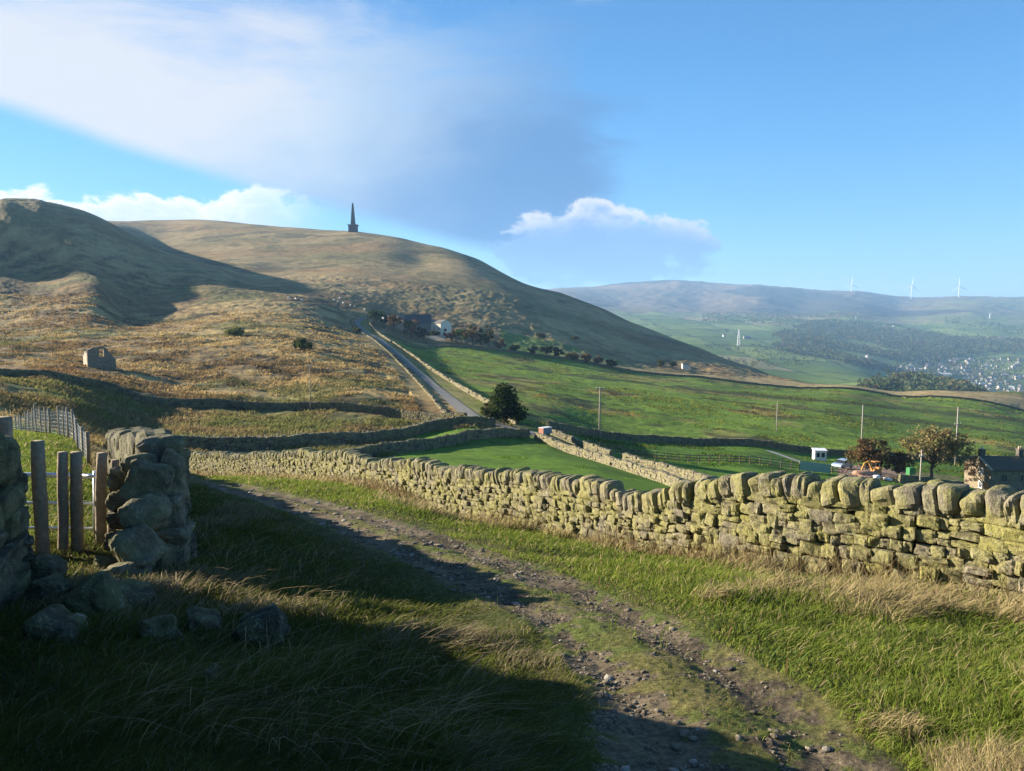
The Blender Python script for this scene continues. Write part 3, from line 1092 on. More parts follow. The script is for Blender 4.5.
    if lichen:
        lk = (np.clip(r_.normal(.22, .25, N), 0, 1) * lichen)[:, None]
        c2_ = c2_ * (1 - lk) + np.array((.23, .22, .065)) * lk
    mesh_obj('coping', v2 - root_loc, [q2], mat or M_WALL, root, (0, 0, 0), np.repeat(c2_, V2_, 0), False)
    return root


# hero wall along the track
wp = [P(p, b, y) for p, b, y, t in WALL]
wh = [np.clip(P(p, t, y)[2] - g1(*P(p, b, y)[:2]), 1.15, 1.62) for p, b, y, t in WALL]
iN = [i for i, q in enumerate(WALL) if q[0] >= 697][-1]
dry_wall('dry_stone_wall', wp[:iN + 1], wh[:iN + 1], 'lichen yellow dry stone wall beside the track, near tall stretch with big rounded coping', 'dry stone walls', .50, .142, (.13, .31), (.15, .29, .35), 6, M_WALL, 3, 3, lean=.16, lichen=.55)
dry_wall('dry_stone_wall', wp[iN:], wh[iN:], 'long sunlit dry stone wall curving away along the far side of the track', 'dry stone walls', .50, .13, (.12, .30), (.13, .25, .34), 4, M_WALL, 4, 2, lean=.2, lichen=.35)

# wall on the field side, ending at the gate
lp = [(-4.0, 8.75), (-6.2, 12.3), (-8.7, 16.5), (-10.5, 20.5), (-12.6, 25.5), (-15.2, 31), (-19, 39), (-23, 48)]
lw = dry_wall('dry_stone_wall', lp, [np.clip(P(512, t_, q_[1])[2] - g1(*q_), .8, 1.5) for q_, t_ in zip(lp, (433, 431, 432, 439, 446, 452, 458, 462))], 'dark mossy dry stone wall ending in big boulders beside the gate', 'dry stone walls', .46, .17, (.2, .5), (.18, .42, .40), 4, M_WALL_D, 5, 3, dark=.85, lean=-.1)
ends = [(163, 453, 46, 36, 8.75, .11, .1), (140, 464, 36, 20, 8.55, .10, .15), (150, 486, 46, 46, 8.35, .12, -.2), (172, 470, 26, 40, 8.6, .10, -.45), (147, 514, 46, 46, 8.05, .13, .42), (139, 545, 46, 44, 7.75, .14, .5),
        (168, 512, 34, 30, 8.4, .2, .1), (176, 486, 22, 26, 8.6, .16, 0), (172, 538, 36, 24, 8.3, .2, -.1), (178, 560, 24, 22, 8.3, .2, .1), (160, 558, 26, 24, 8.0, .18, -.2), (166, 578, 40, 18, 7.9, .2, .05), (132, 570, 46, 18, 7.55, .16, .1),
        (122, 478, 18, 20, 8.8, .16, 0), (120, 500, 18, 18, 8.75, .16, .1), (121, 520, 20, 18, 8.7, .16, 0), (119, 540, 20, 18, 8.65, .16, -.1)]
cen = np.array([P(a - 1, b, y) for a, b, c_, d, y, e, f in ends])
half = np.array([(c_ * y / F / 2 * .94, e, d * y / F / 2 * .98) for a, b, c_, d, y, e, f in ends])
rr0 = np.random.default_rng(3)
rot = np.stack([np.array(Matrix.Rotation(-f, 3, 'Y') @ Matrix.Rotation(.25 + f * .6, 3, 'Z') @ Matrix.Rotation(-.12, 3, 'X')) for *_, f in ends])
v_, q_, V_ = stones(cen, half, rot, 6, np.array([rr0.uniform(3.2, 4.6) if i_ < 6 else rr0.uniform(5, 9) for i_ in range(len(ends))]), .12, .022, 77)
rr_ = np.random.default_rng(5)
mesh_obj('end_boulders', v_ - np.array(lw.location), [q_], M_WALL_D, lw, (0, 0, 0), np.repeat(stone_cols(len(ends), rr_, .5, .95), V_, 0), False)

# wall close by on the left, and stones fallen from it
nw = [(-9, 7.9), (-6.6, 7.35), (-5.6, 7.55), (-4.98, 7.38), (-4.4, 5.7), (-3.65, 4.4), (-2.9, 3.0), (-2.1, 1.6), (-1.7, .2), (-1.5, -1.5), (-1.5, -4)]  # leftward return out of view is added to widen the wall's shadow
dry_wall('dry_stone_wall', nw, [2.0, 1.95, 1.85, 1.2, 1.9, 2.1, 2.1, 1.7, 1.7, 1.7, 1.7], 'shadowed tumbledown wall of big blocks at the left edge, nearest the camera', 'dry stone walls', .5, .24, (.25, .6), (.2, .45, .36), 6, M_WALL_D, 9, 1, dark=.6, lean=-.15)  # out-of-view stretches made taller to lengthen the shadow on the foreground
falls = [(44, 568, 42, 44, 7.2, .5, 'squarish dark stone lying on the tumbled wall end below the timber posts'), (52, 604, 50, 34, 6.6, .2, 'mossy dark stone fallen at the foot of the near left wall'),
         (100, 622, 58, 62, 6.1, -.7, 'large slanting dark slab among the fallen stones'), (128, 604, 58, 40, 6.4, .5, 'pointed dark stone at the edge of the sunlit grass'),
         (205, 628, 44, 24, 5.9, .2, 'small flat fallen stone half hidden in straw grass'), (262, 634, 54, 44, 5.7, -.3, 'rounded dark boulder lying farthest from the wall in long grass'),
         (60, 655, 64, 50, 5.4, .3, 'broad dark block lowest in the pile of fallen stones'), (215, 700, 34, 18, 4.6, .5, 'small grey stone showing in the shaded grass'), (106, 566, 30, 14, 7.8, .4, 'flat dark stone in the dry grass before the gateway'),
         (160, 648, 50, 36, 5.6, -.2, 'dark angular stone between the slab and the boulder')]
for i, (a, b, c_, d, y, f, lab) in enumerate(falls):
    p = P(a, b, y)
    gz_ = g1(p[0], y)
    s_ = y / F
    hz_ = d * s_ / 2
    p[2] = gz_ + hz_ * .26
    h_ = np.array([(c_ * s_ / 2 * .8, c_ * s_ / 2 * .7, hz_ * .85)])
    rt = np.array(Matrix.Rotation(f, 3, 'Y') @ Matrix.Rotation(i * 1.3, 3, 'Z'))[None]
    v_, q_, V_ = stones(np.zeros((1, 3)), h_, rt, 6, np.array([4.5]), .13, .02, 200 + i)
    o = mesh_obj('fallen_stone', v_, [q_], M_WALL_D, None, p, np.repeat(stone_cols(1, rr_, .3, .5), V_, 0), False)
    tag(o, lab, 'stone', 'stones fallen from the near wall')


def pth(*q):
    return [P(*k) for k in q]


MID = [
    (pth((-70, 374, 98), (0, 379, 104), (110, 391.5, 111), (200, 399, 115), (300, 409, 117), (400, 417.5, 112), (440, 421, 107), (466, 422.5, 104)), 1.3, 'shaded field wall crossing the brown moor below the ruined barn', .0, 'W'),
    (pth((172, 451, 70), (230, 450.5, 72), (287, 450, 75), (340, 446.5, 81), (387, 441, 90), (437, 433, 98), (497, 431.5, 100)), 1.35, 'dark wall between moor and lane end, behind the far stretch of track wall', .0, 'W'),
    (pth((345, 459, 60), (403, 451, 69), (470, 442.5, 85), (503, 440, 91), (530, 441.5, 93)), 1.15, 'dark wall edging the small green field near the lane corner', .0, 'W'),
    (pth((536, 442, 92), (560, 449, 86), (600, 463.5, 76), (640, 478, 66), (690, 497, 56), (720, 509, 50)), .95, 'pale low wall on the near side of the walled lane', .05, 'W'),
    (pth((552, 436, 101), (580, 444, 96), (612, 455, 89)), 1.0, 'pale low wall on the far side of the walled lane, upper piece', .05, 'W'),
    (pth((624, 458, 87), (660, 470, 79), (710, 483.5, 70), (745, 493, 64)), 1.1, 'pale low wall on the far side of the walled lane, longer lower piece', .05, 'W'),
    (HEDGE, 1.35, 'long dark wall along the foot of the big green pasture', .0, 'W'),
    (UPPER, 1.15, 'thin dark wall along the top of the green pasture under the straw strip', .0, 'F'),
]
lane = np.array(LANE)
ln_t = np.gradient(lane[:, :2], axis=0)
ln_t /= np.linalg.norm(ln_t, axis=1)[:, None]
ln_n = np.stack([ln_t[:, 1], -ln_t[:, 0]], 1)
MID.append((lane[4:13, :2] + ln_n[4:13] * 6.2, 1.1, 'broken pale wall climbing along the pasture side of the tarmac lane', .34, 'F'))
MID.append((lane[4:14, :2] - ln_n[4:14] * 3.4, .6, 'low wall climbing along the moor side of the tarmac lane', .3, 'F'))
for i, (p_, h_, lab, brk, kd) in enumerate(MID):
    far_ = kd == 'F'
    dry_wall('dry_stone_wall', p_, h_, lab, 'dry stone walls', .5, .2 if not far_ else .3, (.25, .6) if not far_ else (.6, 1.3), (.3, .5, .35) if not far_ else (.6, 1.2, .35), 2 if not far_ else 1, M_WALL_F, 20 + i, 2, broken=brk, ctpl=2 if not far_ else 1, warm=.8, dark=.85 if ('lane' in lab and 'pale' in lab or 'moor side' in lab) else .55)  # stone darkened for walls seen on their shaded side, paler for sunlit lane walls


# ------------------------------------------------------------------ lanes and paths
def ribbon(name, path, width, mat, lift=.1, color=(.2, .2, .2)):
    path = np.asarray(path)[:, :2]
    seg = np.concatenate([[0], np.cumsum(np.linalg.norm(np.diff(path, axis=0), axis=1))])
    s = np.arange(0, seg[-1], 2.0)
    x, y = np.interp(s, seg, path[:, 0]), np.interp(s, seg, path[:, 1])
    k = np.ones(5) / 5
    x = np.convolve(np.pad(x, 2, 'reflect', reflect_type='odd'), k, 'valid')
    y = np.convolve(np.pad(y, 2, 'reflect', reflect_type='odd'), k, 'valid')
    tx, ty = np.gradient(x), np.gradient(y)
    l_ = np.hypot(tx, ty)
    nx_, ny_ = -ty / l_, tx / l_
    v = []
    for o_ in (-.5, -.17, .17, .5):
        xx, yy = x + nx_ * width * o_, y + ny_ * width * o_
        v.append(np.stack([xx, yy, np.maximum(G(xx, yy), G(x, y) - .15) + lift], 1))
    m_ = len(s)
    v = np.concatenate(v)
    q = [(r * m_ + i, r * m_ + i + 1, (r + 1) * m_ + i + 1, (r + 1) * m_ + i) for r in range(3) for i in range(m_ - 1)]
    o = mesh_obj(name, v, [np.array(q)[:, ::-1]], mat, None, (0, 0, 0), np.ones((len(v), 3)) * np.array(color), True)
    return tag(o, kind='structure')


M_PALE = m_simple('pale_gravel', (.40, .37, .31), .9, .1, .25, 1.2)
ribbon('lane', LANE, 2.5, M_ASPH, .10)
ribbon('path', pth((768, 455.5, 139), (800, 462, 128), (837, 469.5, 120), (870, 476, 116)), 1.7, M_PALE, .06)


# ------------------------------------------------------------------ timber posts, gate and fences
def post(px, top, bot, Y, wpx, lean_px=0, label='', name='timber_post'):
    a = P(px + lean_px, bot, Y)
    b = P(px, top, Y)
    a[2] = min(a[2], g1(a[0], Y)) - .15
    r_ = wpx * Y / F / 2 * .88
    m_ = MB()
    zz = np.linspace(0, 1, 7)
    pts_ = [a + (b - a) * t + np.array((math.sin(t * 5 + px) * .006, 0, 0)) for t in zz]
    m_.tube(pts_, [r_ * 1.04, r_, r_ * .98, r_ * 1.02, r_, r_ * .98, r_ * .93], 10, (.225, .18, .125), .12)
    o = m_.build(name, M_WOOD, None, a, True, True)
    return tag(o, label, 'fence post', 'timber posts at the gateway')


post(4, 417, 545, 8.35, 16, 0, 'thick round timber post at the left edge, tallest of the gateway')
post(38, 441, 551, 8.3, 15, 4, 'leaning round timber post standing before the gate bars')
post(63, 452, 551, 8.5, 11.5, -1, 'dark slim timber post, left one of the close pair')
post(76.5, 452, 548, 8.55, 13, 0, 'pale timber post with straw caught on it, right one of the close pair')
post(102, 453, 546, 9.0, 12, -2, 'split timber gatepost beside the end of the gate bars')
post(115, 460, 542, 9.1, 9, -5, 'thin leaning timber stake against the boulder wall end')

gY = 9.3
g0, gE = P(-45, 474, gY), P(96, 476, gY)
gate = empty('field_gate', P(96, 548, gY), 'galvanised tubular field gate closed across the gateway behind timber posts', 'gate')
gl = np.array(gate.location)
m_ = MB().tube([P(-45, 474.5, gY), P(30, 474.8, gY), P(96, 476, gY)], .030, 8)
m_.build('top_rail', M_ZINC, gate, (0, 0, 0), True) if False else None


def rel_build(mb, name, mat, root, smooth=False):
    mb.v = [v - np.array(root.location) for v in mb.v]
    return mb.build(name, mat, root, (0, 0, 0), smooth)


rel_build(m_, 'top_rail', M_ZINC, gate, True)
for py_ in (502.5, 527.5, 541.5):
    rel_build(MB().tube([P(-45, py_, gY), P(96, py_ + 1, gY)], .020, 8), 'bar', M_ZINC, gate, True)
rel_build(MB().tube([P(95, 471, gY), P(95, 549, gY)], .024, 8), 'stile', M_ZINC, gate, True)
rel_build(MB().tube([P(-45, 471, gY), P(-45, 549, gY)], .024, 8), 'stile', M_ZINC, gate, True)
rel_build(MB().tube([P(80, 475, gY - .05), P(99, 477, gY - .12)], .018, 8), 'latch', M_ZINC, gate, True)

fence = empty('wire_fence', on(74, 28), 'old post and wire netting fence running away behind the gate field', 'fence')
fp = [(88, 448, 17), (83, 430, 19.5), (78, 419, 23), (74.5, 409, 26.5), (69, 407, 27.5), (64.7, 407, 28.5), (60, 406, 29.3), (51, 408, 30.5), (47, 407, 31.2), (42, 407, 32.5), (37, 404, 33.5), (34, 408, 35), (30, 410, 37), (27, 411, 39), (22, 415, 42), (20, 416, 44), (17, 416, 46), (11, 416, 49), (5, 415, 51), (-8, 414, 54), (-30, 413, 57)]
prev = None
wires = MB()
for px_, tp, y_ in fp:
    x_ = P(px_, 440, y_)[0]
    gz_ = g1(x_, y_)
    top_ = min(max(P(px_, tp, y_)[2], gz_ + .8), gz_ + 1.45)
    mb = MB().tube([(x_ + rng.normal(0, .03), y_, gz_ - .2), (x_, y_, (gz_ + top_) / 2), (x_ + rng.normal(0, .03), y_, top_)], .045, 7, (.24, .195, .14), .1)
    rel_build(mb, 'post', M_WOOD, fence, True)
    if prev is not None:
        for f_ in np.linspace(.12, .85, 7):
            a_ = np.array((prev[0], prev[1], prev[2] + f_ * prev[3]))
            b_ = np.array((x_, y_, gz_ + f_ * (top_ - gz_)))
            wires.tube([a_, b_], .0035, 4)
        for t in np.linspace(0, 1, 9)[1:-1]:
            a_ = np.array((prev[0] + (x_ - prev[0]) * t, prev[1] + (y_ - prev[1]) * t, 0))
            z0, h0 = prev[2] + (gz_ - prev[2]) * t, prev[3] + (top_ - gz_ - prev[3]) * t
            wires.tube([(a_[0], a_[1], z0 + .12 * h0), (a_[0], a_[1], z0 + .85 * h0)], .0025, 4)
    prev = (x_, y_, gz_, top_ - gz_)
rel_build(wires, 'wire_netting', M_ZINC, fence)

mf_ = empty('wire_fence', on(300, 80), 'row of thin pale stakes and wire along the foot of the brown moor', 'fence')
prev = None
ws = MB()
for px_ in np.arange(172, 440, 6.5):
    y_ = np.interp(px_, [172, 287, 340, 387, 440], [74, 79, 85, 93, 101])
    x_, y_, z_ = on(px_ + rng.normal(0, .8), y_)
    hgt_ = 1.05 + rng.normal(0, .08)
    rel_build(MB().tube([(x_, y_, z_ - .1), (x_ + rng.normal(0, .05), y_, z_ + hgt_)], .05, 5, (.42, .38, .30)), 'post', M_WOOD, mf_, True)
    if prev:
        for f_ in (.45, .7, .95):
            ws.tube([(prev[0], prev[1], prev[2] + f_), (x_, y_, z_ + f_)], .008, 3, (.4, .4, .4))
    prev = (x_, y_, z_)
rel_build(ws, 'wire', M_ZINC, mf_)

# post and rail fence round the paddock
rf = empty('rail_fence', on(700, 106), 'dark timber post and rail fence across the green paddock', 'fence')
rp = pth((588, 451, 97), (640, 458, 101), (700, 463, 105.5), (760, 468.5, 110), (850, 477, 115))
rp = np.array(rp)[:, :2]
seg = np.concatenate([[0], np.cumsum(np.linalg.norm(np.diff(rp, axis=0), axis=1))])
prev = None
for s_ in np.arange(0, seg[-1], 1.85):
    x_, y_ = np.interp(s_, seg, rp[:, 0]), np.interp(s_, seg, rp[:, 1])
    z_ = g1(x_, y_)
    rel_build(MB().box((x_, y_, z_ + .55), (.12, .12, 1.35), 0, (.16, .125, .09)), 'post', M_WOOD, rf)
    if prev:
        for f_ in (.35, .72, 1.08):
            rel_build(MB().bar((prev[0], prev[1] - .07, prev[2] + f_), (x_, y_ - .07, z_ + f_), .04, .12, (.17, .135, .10)), 'rail', M_WOOD, rf)
    prev = (x_, y_, z_)
pn = empty('netting_panel', on(814, 112), 'pale green netting panel fixed on the paddock fence beside the path', 'fence panel')
M_NET = m_simple('green_netting', (.30, .37, .27), .9, .1, .3, 8)
a_, b_ = P(799, 470, 111.5), P(829, 474, 112.8)
za, zb_ = g1(a_[0], a_[1]), g1(b_[0], b_[1])
rel_build(MB().prism([(a_[0], a_[1] - .3, za + .15), (b_[0], b_[1] - .3, zb_ + .15), (b_[0], b_[1] - .3, zb_ + 1.5), (a_[0], a_[1] - .3, za + 1.55)], (0, .04, 0)), 'netting', M_NET, pn)
for q_ in (0, .5, 1):
    p_ = a_ + (b_ - a_) * q_
    rel_build(MB().box((p_[0], p_[1] - .22, za + (zb_ - za) * q_ + .7), (.1, .1, 1.7), 0, (.22, .2, .16)), 'frame_post', M_WOOD, pn)


# ------------------------------------------------------------------ poles
def upole(px, top, Y, label, arm=True, py_arm=None, r_=.13, colr=(.30, .26, .21), group='utility poles', name='utility_pole', armw=1.5):
    x_, y_, z_ = on(px, Y)
    zt = P(px, top, Y)[2]
    rt = empty(name, (x_, y_, z_), label, 'pole', group)
    h_ = zt - z_
    MB().tube([(0, 0, -.3), (0, 0, h_ * .5), (0, 0, h_)], [r_ * 1.15, r_, r_ * .8], 8, colr).build('pole', M_WOOD, rt, (0, 0, 0), True)
    if arm:
        za_ = (P(px, py_arm, Y)[2] - z_) if py_arm else h_ - .25
        MB().box((0, -.12, za_), (armw, .12, .14), .15, colr).build('crossarm', M_WOOD, rt)
        for q in (-.42, 0, .42):
            MB().tube([(q * armw, -.12 + q * armw * .15, za_ + .07), (q * armw, -.12 + q * armw * .15, za_ + .27)], .05, 6, (.5, .48, .45)).build('insulator', M_ANY, rt, (0, 0, 0), True)
    return rt


upole(600, 387, 128, 'pale utility pole with short crossarm at the foot of the pasture, left of the others', True, None, .14, (.30, .26, .20))
upole(864, 405, 150, 'grey utility pole rising behind the round reddish tree', False, None, .13, (.30, .27, .23))
upole(959.5, 407, 150, 'utility pole with its crossarm low down, above the big brownish tree', True, 424, .13, (.33, .30, .26))
upole(778, 402, 185, 'thin faint pole standing alone in the middle of the green pasture', False, None, .09, (.38, .34, .28))
upole(310, 365, 116, 'thin pole beside the shaded wall on the brown moor', True, None, .08, (.34, .28, .2), armw=.8)
upole(925, 450, 110, 'pale bare pole standing before the big brownish tree', True, 456, .10, (.38, .34, .28), armw=.8)


# ------------------------------------------------------------------ trees
def leafcloud(cen, rad, n_, size, cols, r_, flat=.0):
    """n_ leaf-clump faces gaussian-spread round each clump centre"""
    k = r_.integers(0, len(cen), n_)
    d = r_.normal(0, 1, (n_, 3))
    d /= np.linalg.norm(d, axis=1)[:, None] + 1e-9
    d *= (r_.random(n_) ** .45)[:, None]
    p = cen[k] + d * rad[k][:, None] * np.array((1, 1, .8))
    nrm = d + r_.normal(0, .7, (n_, 3)) + np.array((0, 0, .4))
    nrm /= np.linalg.norm(nrm, axis=1)[:, None]
    t = np.cross(nrm, r_.normal(0, 1, (n_, 3)))
    t /= np.linalg.norm(t, axis=1)[:, None] + 1e-9
    b = np.cross(nrm, t)
    s = size * r_.uniform(.5, 1.3, n_)[:, None]
    v = np.stack([p - t * s, p - b * s * .6, p + t * s, p + b * s * .6], 1).reshape(-1, 3)
    q = np.arange(n_ * 4).reshape(-1, 4)
    ck = cols[r_.integers(0, len(cols), len(cen))][k] * r_.uniform(.7, 1.3, n_)[:, None]
    return v, q, np.repeat(ck, 4, 0)


def tree(name, loc, H, Wd, cols, label, group=None, n_leaf=2500, size=.28, trunk=.22, clumps=40, seed=1, shape='round', cat='tree', cr=.16, bark=(.10, .08, .06)):
    r_ = np.random.default_rng(seed)
    cols = np.array(cols, float)
    rt = empty(name, loc, label, cat, group)
    th = H * trunk
    cz, rz_ = th + (H - th) * .5, (H - th) * .5
    cen = r_.normal(0, 1, (clumps, 3))
    cen /= np.linalg.norm(cen, axis=1)[:, None]
    cen *= (r_.random(clumps) ** .4)[:, None]
    if shape == 'cone':
        hfr = (cen[:, 2:3] + 1) / 2
        cen[:, :2] *= (1.15 - .85 * hfr)
    elif shape == 'dome':
        cen[:, 2] = np.abs(cen[:, 2]) * 1.2 - .35
    cen = cen * np.array((Wd / 2 * .85, Wd / 2 * .85, rz_ * .88)) + np.array((0, 0, cz))
    cen += r_.normal(0, Wd * .03, cen.shape)
    rad = Wd * cr * r_.uniform(.6, 1.4, clumps)
    v, q, c_ = leafcloud(cen, rad, n_leaf, size, cols, r_)
    v[:, 2] = np.maximum(v[:, 2], .05)
    mesh_obj('crown', v, [q], M_LEAF, rt, (0, 0, 0), np.clip(c_, 0, 1), False)
    m_ = MB()
    r0 = max(.06, H * .028)
    m_.tube([(0, 0, -.2), (.03 * H * r_.normal(), 0, th), (.04 * H * r_.normal(), .03 * H * r_.normal(), H * .62)], [r0 * 1.2, r0 * .85, r0 * .3], 7, bark, .1)
    for i in r_.choice(clumps, min(clumps, 12), replace=False):
        e = cen[i]
        s_ = np.array((0, 0, th * .8 + (e[2] - th) * .25 if e[2] > th else th * .7))
        mid = (s_ + e) / 2 + np.array((0, 0, -.04 * H)) + r_.normal(0, .02 * H, 3)
        m_.tube([s_, mid, e], [r0 * .5, r0 * .32, r0 * .12], 5, bark)
    m_.build('trunk', M_BARK, rt, (0, 0, 0), True)
    return rt


DG = [(.030, .050, .018), (.045, .065, .022), (.022, .038, .016)]
OL = [(.085, .085, .028), (.11, .095, .035), (.06, .07, .024)]
BR = [(.15, .085, .035), (.11, .07, .03), (.18, .11, .04)]
RD = [(.14, .085, .04), (.08, .055, .026), (.17, .115, .045), (.07, .065, .026)]
GN = [(.06, .11, .025), (.05, .085, .022), (.08, .12, .03)]
GY = [(.13, .14, .03), (.10, .12, .03)]

# the dark pine at the lane corner
x_, y_, z_ = on(504, 107)
tree('pine_tree', (x_, y_, z_ - .2), 5.9, 6.3, DG + [(.05, .07, .02)], 'dense dark pine on the corner of the lane below the pasture', None, 7500, .22, .02, 60, 11, 'cone', cr=.19)
x_, y_, z_ = on(489, 106)
tree('shrub', (x_, y_, z_ - .2), 3.6, 2.8, GY + OL, 'yellowish clump standing in for the sunlit left side of the dark pine', None, 1300, .16, .1, 18, 12, 'dome', 'shrub')  # lighter foliage added as the pine's sunlit side
x_, y_, z_ = on(871, 122)
tree('hawthorn_tree', (x_, y_, z_ - .3), 6.6, 6.6, RD, 'round reddish hawthorn behind the orange digger', None, 4200, .22, .1, 40, 13, cr=.17)
x_, y_, z_ = on(903, 121)
tree('shrub', (x_, y_, z_ - .3), 4.4, 4.6, RD + BR, 'russet bush between the reddish hawthorn and the big spreading tree', None, 1800, .2, .1, 22, 14, 'round', 'shrub')
x_, y_, z_ = on(937, 121)
tree('ash_tree', (x_, y_, z_ - .3), 9.9, 12.2, [(.22, .17, .075), (.18, .155, .06), (.24, .19, .08), (.14, .14, .05)], 'big spreading brownish tree standing beside the stone cottage', None, 5200, .24, .24, 80, 15, 'dome', cr=.10)
x_, y_, z_ = on(302, 200)
tree('shrub', (x_, y_, z_ - .4), 3.9, 6.6, DG + GY[:1] + OL[:1], 'dark rounded bush alone on the brown moor left of the lane', None, 1500, .32, .05, 24, 16, 'dome', 'shrub')
x_, y_, z_ = on(236, 235)
tree('shrub', (x_, y_, z_ - .4), 3.2, 7.0, GY, 'yellow green bush on the moor, farther left of the dark one', None, 1200, .34, .05, 22, 17, 'dome', 'shrub')
x_, y_, z_ = on(358, 325)
tree('shrub', (x_, y_, z_ - .4), 3.8, 4.6, OL + GY, 'small olive bush beside the bend of the tarmac lane', None, 700, .4, .05, 14, 18, 'dome', 'shrub')

FT = [(377, 322, 402, 15, 19, DG + GN, 'dark green tree at the top bend of the lane'), (395, 334, 392, 21, 17, BR, 'brown tree left of the farm barn'),
      (411, 338, 393, 21, 23, OL + BR[:1], 'olive brown tree before the big barn roof'), (424, 340, 390, 13, 18, DG, 'low dark tree under the barn'),
      (436, 338, 400, 9, 10, OL, 'small olive tree before the pale farmhouse'), (452, 342, 392, 13, 12, BR, 'small brown tree right of the farmhouse garden'),
      (462, 344, 396, 17, 14, GN, 'green tree between farmhouse and copse'), (473, 350, 390, 23, 20, BR + OL[:1], 'tall orange brown tree in the farm copse'),
      (481, 352, 388, 19, 19, DG, 'darkest tree in the farm copse'), (489, 350, 400, 25, 13, OL, 'slender olive tree at the right of the farm copse'),
      (500, 353, 390, 12, 13, BR, 'low brown bush right of the farm copse'), (514, 354, 392, 9, 14, OL + DG, 'low mixed bush on the pasture wall, first beyond the copse'),
      (533, 356, 394, 9, 12, OL, 'small olive bush along the pasture top wall'), (547, 358, 394, 13, 17, DG, 'dark bush, left one of the close dark pair'),
      (558, 360, 394, 12, 14, DG, 'dark bush, right one of the close dark pair'), (572, 362, 396, 8, 14, BR + OL, 'low russet bush beyond the dark pair'),
      (586, 365, 397, 9, 15, BR, 'low brown bush along the top wall'), (598, 366, 398, 10, 12, OL + BR, 'olive bush next to the last tree on the wall'),
      (612, 368, 398, 14, 14, GN + DG, 'rounded green tree last along the pasture top wall'), (672, 366, 470, 9, 10, DG, 'small dark tree beside the little hut'),
      (660, 366, 475, 7, 9, OL, 'small olive bush left of the little hut'), (540, 340, 470, 7, 9, OL + DG, 'scrubby bush on the lower hill flank'), (386, 326, 404, 11, 12, DG + OL, 'dark tree before the white outbuilding'),
      (575, 347, 500, 5, 8, OL, 'tiny scrub bush at the foot of the hill flank'), (443, 334, 412, 8, 8, DG + BR, 'dark shrub against the pale farmhouse wall')]
for i, (px_, py_, Y_f, hp, wp_, cl, lab) in enumerate(FT):
    x_, y_, z_ = on(px_, Y_f)
    k = Y_f / F
    tree('farm_tree' if hp > 10 else 'shrub', (x_, y_, z_ - .3), hp * k, wp_ * k, cl, lab, 'trees and bushes round the hill farm', 900, .5, .12, 13, 40 + i, ('round', 'dome')[i % 2], 'tree' if hp > 10 else 'shrub', .17)
#==PART3==
# ------------------------------------------------------------------ buildings
STC = (.20, .17, .12)  # barn stone, darkened so the front reads as shaded


def gable_shell(w_, d_, he, hr, colr):
    """solid of walls under a ridge running along x; footprint w_ (x) by d_ (y)"""
    a = [(-w_ / 2, -d_ / 2, -1), (-w_ / 2, d_ / 2, -1), (-w_ / 2, d_ / 2, he), (-w_ / 2, 0, hr), (-w_ / 2, -d_ / 2, he)]
    return MB().prism(a, (w_, 0, 0), colr)


def roof_mb(w_, d_, he, hr, over, th, colr):
    m_ = MB()
    for s_ in (-1, 1):
        sl = (hr - he) / (d_ / 2)
        e = np.array((0, s_ * (d_ / 2 + over), he - sl * over))
        r_ = np.array((0, 0, hr))
        n_ = np.cross((1, 0, 0), r_ - e)
        n_ = n_ / np.linalg.norm(n_)
        if n_[2] < 0:
            n_ = -n_
        x0 = np.array((-w_ / 2 - over * .5, 0, 0))
        poly = [x0 + e + n_ * .01, x0 + r_ + n_ * .01, x0 + r_ + n_ * (th + .01), x0 + e + n_ * (th + .01)]
        m_.prism(poly, (w_ + over, 0, 0), colr)
    return m_


def window(parent, x, y, z, w_, h_, face, frame_col=(.7, .68, .62)):
    """framed window on a wall facing -y ('f') or -x ('l')"""
    f = MB()
    t = .12
    for (cx, cz, sx_, sz_) in ((0, h_ / 2 + t / 2, w_ + 2 * t, t), (0, -h_ / 2 - t / 2, w_ + 2 * t, t), (-w_ / 2 - t / 2, 0, t, h_), (w_ / 2 + t / 2, 0, t, h_), (0, 0, .06, h_)):
        if face == 'f':
            f.box((x + cx, y - .04, z + cz), (sx_, .1, sz_), 0, frame_col)
        else:
            f.box((x - .04, y + cx, z + cz), (.1, sx_, sz_), 0, frame_col)
    fr = f.build('window', M_ANY, parent)
    g_ = MB()
    if face == 'f':
        g_.box((x, y - .015, z), (w_, .02, h_))
    else:
        g_.box((x - .015, y, z), (.02, w_, h_))
    g_.build('pane', M_GLASS, fr)
    return fr


# stone cottage on the right
cx0 = P(991, 480, 117)[0]
hw, hd = 15.0, 7.0
gzc = g1(cx0 + 3, 118)
cot = empty('stone_cottage', (cx0 + hw / 2, 117 + hd / 2, gzc), 'stone cottage with sunlit ivy-grown gable and dark stone slate roof', 'house')
he = P(991, 470.5, 117)[2] - gzc
hr = P(978, 456.8, 120.5)[2] - gzc
gable_shell(hw, hd, he, hr, (.23, .185, .125)).build('wall', M_STONEB, cot)
rfo = roof_mb(hw, hd, he, hr, .25, .14, (.085, .078, .052)).build('roof', M_SLATE, cot)
for ox, hh_ in ((-hw / 2 + .5, 1.55), (-hw / 2 + 6.6, 1.45)):
    ch = MB().box((ox, 0, hr + .45), (.75, .75, 1.5), 0, (.09, .08, .065)).box((ox, 0, hr + 1.22), (.9, .9, .12), 0, (.14, .12, .1)).build('chimney', M_ANY, rfo)
    for q in ((-.18, .18) if ox > -5 else (0,)):
        MB().tube([(ox + q, 0, hr + 1.25), (ox + q, 0, hr + 1.7)], [.14, .11], 8, (.55, .42, .28) if ox > -5 else (.5, .5, .48)).build('pot', M_ANY, ch, (0, 0, 0), True)
gx = -hw / 2
